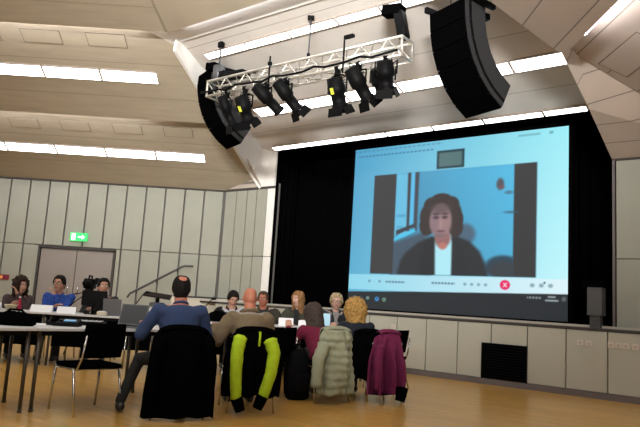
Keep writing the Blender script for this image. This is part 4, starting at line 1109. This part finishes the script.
# monitor seen from behind, video camera on tripod
mo = thing('monitor', 'black monitor on the far table hiding the dark-haired man', 'monitor', F(2.12, .28, TZ), FA+pi)
MB().box((0, 0, .006), (.22, .18, .012), bevel=.003).build('base', M_blackmetal, mo); MB().tube([(0, .03, .01), (0, .03, .20)], .022).build('stand', M_blackmetal, mo)
MB().box((0, 0, .24), (.36, .035, .22), bevel=.008).build('housing', M_gray if False else M_blackmetal, mo); MB().box((0, -.0185, .24), (.33, .003, .19)).build('screen', mat('screen_off', (.035, .038, .042), .3), mo)
vc = thing('video_camera', 'black video camera on a tripod behind the dark monitor', 'video camera', (-3.86, 10.9, 0), radians(185))
MB().box((0, 0, 1.20), (.15, .30, .17), bevel=.02).build('body', M_blackmetal, vc); MB().tube([(0, .15, 1.20), (0, .29, 1.20)], .055, n=14).build('lens', M_blackmetal, vc)
MB().tube([(0, -.1, 1.28), (0, -.1, 1.33), (0, .1, 1.33), (0, .1, 1.28)], .014).build('handle', M_blackmetal, vc); MB().box((-.11, -.02, 1.25), (.05, .14, .11), bevel=.008).build('viewfinder', M_blackmetal, vc)
MB().box((0, 0, 1.09), (.12, .14, .05), bevel=.01).build('tripod_head', M_blackmetal, vc); MB().tube([(0, 0, 1.08), (0, 0, .75)], .02).build('column', M_blackmetal, vc)
for k in range(3):
    a = 2*pi*k/3+.5; MB().tube([(.03*cos(a), .03*sin(a), 1.0), (.30*cos(a), .30*sin(a), .01)], .014).build('leg', M_blackmetal, vc)
MB().tube([(0, -.02, 1.08), (.25, -.28, 1.02), (.38, -.36, 1.0)], .009).build('pan_bar', M_blackmetal, vc)
# bags, units, keyboard
bg2 = thing('shoulder_bag', 'slumped black bag on the near table at the far left', 'bag', T(-.06, .36, TZ), TA-.8)
m_ = MB(); rs = []
for z, w_, d_ in ((0, .17, .09), (.02, .19, .11), (.06, .175, .10), (.10, .13, .07), (.125, .07, .04)):
    rs.append([V((w_*cos(2*pi*k/22)*(1+.06*sin(4*k+z*40)), d_*sin(2*pi*k/22), z+.01*sin(3*k)*(z > .05))) for k in range(22)])
m_.rings(rs).build('body', M_black, bg2); MB().tube([(-.10, 0, .10), (-.05, -.02, .145), (.06, -.02, .14), (.10, 0, .10)], .010).build('strap', M_black, bg2)
cu = thing('conference_unit', 'low black conference unit with a small blue display on the near table', 'conference unit', T(.42, .36, TZ), TA-.75)
MB().rings([[V((x, y, 0)) for x, y in ((-.15, -.08), (.15, -.08), (.15, .08), (-.15, .08))], [V((x, y, .035 if y < 0 else .065)) for x, y in ((-.14, -.075), (.14, -.075), (.14, .075), (-.14, .075))]], smooth=False).build('body', M_blackmetal, cu)
MB().box((.06, -.02, .055), (.11, .06, .006), Rx(.19)).build('display', mat('lcd_blue', (.05, .1, .2), .3, emit=(.12, .35, .6), estr=.6), cu)
MB().box((-.09, 0, .06), (.05, .13, .025), Rx(.19), bevel=.006).build('handset', M_black, cu)
for k in range(6): MB().box((-.03+.016*(k % 3), -.03+.03*(k//3), .052), (.011, .014, .008), Rx(.19)).build('key', M_black, cu)
kb = thing('mixer', 'flat black control desk with white buttons on the near table behind the empty chair', 'control desk', T(.78, .52, TZ), TA-.75)
MB().box((0, 0, .022), (.30, .20, .04), bevel=.006).build('body', M_blackmetal, kb)
for k in range(10): MB().box((-.12+.026*k, .02+.0*(k % 2), .046), (.012, .12, .008)).build('fader_strip', M_top if k % 2 else M_gray, kb)
MB().box((0, -.085, .046), (.26, .02, .008)).build('button_row', M_top, kb)
cp = thing('cup', 'pale yellow tub on the far table in front of the curly-haired woman', 'tub', F(.98, .20, TZ), 0)
m_ = MB(); m_.rings([[V((r*cos(2*pi*k/18), r*sin(2*pi*k/18), z)) for k in range(18)] for r, z in ((.06, 0), (.085, .07), (.09, .07), (.088, .078), (.078, .072))]); m_.build('bowl', mat('pale_yellow', (.55, .48, .30), .5), cp)
bt = thing('bottle', 'small bottle with red drink on the far table in front of the curly-haired woman', 'bottle', F(1.06, .30, TZ), 0)
m_ = MB(); m_.rings([[V((r*cos(2*pi*k/14), r*sin(2*pi*k/14), z)) for k in range(14)] for r, z in ((.028, 0), (.032, .01), (.032, .10), (.014, .15), (.013, .18))]); m_.build('body', mat('red_drink', (.35, .01, .04), .25), bt); MB().tube([(0, 0, .18), (0, 0, .2)], .015, n=12).build('cap', M_top, bt)
bx = thing('tissue_box', 'small beige box on the far table right of the black monitor', 'box', F(2.30, .07, TZ), FA)
MB().box((0, 0, .03), (.13, .10, .06), bevel=.006).build('carton', mat('beige_card', (.55, .50, .42), .7), bx); MB().box((0, 0, .062), (.08, .04, .006), bevel=.002).build('opening', M_paper, bx)
# desk lectern and gooseneck microphones
dl = thing('desk_lectern', 'black tilted lectern tray on the far table left of the blue sweater man', 'lectern', F(3.02, .42, TZ), FA)
MB().box((0, 0, .012), (.26, .2, .024), bevel=.006).build('base', M_blackmetal, dl); MB().tube([(0, 0, .02), (0, .02, .31)], .028, n=12).build('stem', M_blackmetal, dl)
MB().box((0, 0, .20), (.22, .14, .06), bevel=.02).build('bracket', M_gray, dl)
MB().box((0, 0, .335), (.40, .26, .022), Rx(.22) @ Ry(.10), bevel=.006).build('tray', mat('dark_brown_tray', (.012, .006, .006), .7, spec=.1), dl)
def gooseneck(label, loc, dirx, h=.38):
    o = thing('microphone', label, 'microphone', loc, 0, 'gooseneck microphones')
    MB().box((0, 0, .016), (.10, .13, .032), bevel=.008).build('base', M_blackmetal, o)
    MB().tube([(0, 0, .03), (dirx*.08, 0, .12), (dirx*.24, 0, h*.85), (dirx*.30, 0, h)], .008).build('neck', M_blackmetal, o)
    MB().tube([(dirx*.29, 0, h-.01), (dirx*.36, 0, h)], .014).build('capsule', M_blackmetal, o)
    return o
gooseneck('gooseneck microphone bending right on the far table left of the desk lectern', F(2.60, .42, TZ), .8, .38)
gooseneck('gooseneck microphone on the far table just right of the man in the blue sweater', F(3.62, .30, TZ), .8, .34)
gooseneck('gooseneck microphone lying low in front of the monitor', F(1.70, .34, TZ), 1.0, .30)
MB_b = thing('backpack', 'black backpack on the far table in front of the man in the black jacket', 'bag', F(3.95, .30, TZ), FA)
m_ = MB(); rs = []
for z, w_, d_ in ((0, .13, .08), (.02, .16, .10), (.08, .16, .10), (.13, .12, .08), (.16, .05, .04)):
    rs.append([V((w_*cos(2*pi*k/22)*(1+.06*sin(4*k+z*40)), d_*sin(2*pi*k/22), z)) for k in range(22)])
m_.rings(rs).build('body', M_black, MB_b); MB().tube([(-.05, 0, .14), (0, 0, .19), (.05, 0, .14)], .008).build('handle', M_black, MB_b)

# ------------------------------------------------------------------ camera and light
cam = bpy.data.cameras.new('camera'); co_ = bpy.data.objects.new('camera', cam); COL.objects.link(co_)
cam.sensor_width = 36; cam.lens = 36*630/640; cam.clip_start = .05
PITCH = math.atan(89/630); ROLL = .062
co_.matrix_world = Matrix.Translation((0, 0, 1.12)) @ Matrix.Rotation(pi/2+PITCH, 4, 'X') @ Matrix.Rotation(ROLL, 4, 'Z')
scene.camera = co_
def lamp(name, loc, energy, size, target=None, color=(1, .985, .94), spread=180):
    l = bpy.data.lights.new(name, 'AREA'); l.energy = energy; l.shape = 'RECTANGLE'; l.size = size[0]; l.size_y = size[1]; l.color = color
    l.spread = radians(spread)
    o = bpy.data.objects.new(name, l); COL.objects.link(o); o.location = loc
    d = V(target)-V(loc) if target else V((0, 0, -1))
    o.rotation_euler = d.to_track_quat('-Z', 'Y').to_euler(); return o
# rows of ceiling lights in the middle of the hall (above and behind the camera) go on as lamps
for (x, y, z, e_) in ((-7.2, 9.2, 5.5, 50), (-4.5, 6.2, 6.2, 60), (-1.0, 4.2, 6.2, 60), (-6.5, 2.0, 6.2, 75), (-2.0, 0.5, 6.2, 75), (3.2, 1.0, 6.2, 85), (-4.5, -3, 6.2, 90), (2.5, -3.0, 6.2, 80), (6.5, -1, 6.2, 40)):
    lamp('hall_ceiling_lamp', (x, y, z), e_*.82, (2.2, .3), spread=150)
for (x, y, e_) in ((5.2, 3.0, 40), (5.2, -2.0, 40), (-9.8, 2.0, 60), (-9.8, 7.5, 60), (-3, -5.6, 60), (4, -5.6, 60)):
    lamp('ceiling_fill', (x, y, 3.3), e_*.6, (1.6, .25), (x*.45, y*.45+2.2, 6.2))  # unseen fill lights added near the walls to brighten the ceiling
lamp('stage_ceiling_fill', (-1.5, -5.4, 3.6), 400, (3, .3), (-.3, 10.3, 6.1), spread=50)  # unseen fill light added behind the camera to lift the stage ceiling
w = bpy.data.worlds.new('hall_air'); w.use_nodes = True; w.node_tree.nodes['Background'].inputs['Color'].default_value = (.5, .45, .42, 1)
w.node_tree.nodes['Background'].inputs['Strength'].default_value = .05; scene.world = w
vs = scene.view_settings
scene.display_settings.display_device = 'sRGB'; vs.view_transform = 'Standard'; vs.look = 'None'; vs.gamma = 1; vs.use_curve_mapping = False; vs.exposure = 0.0
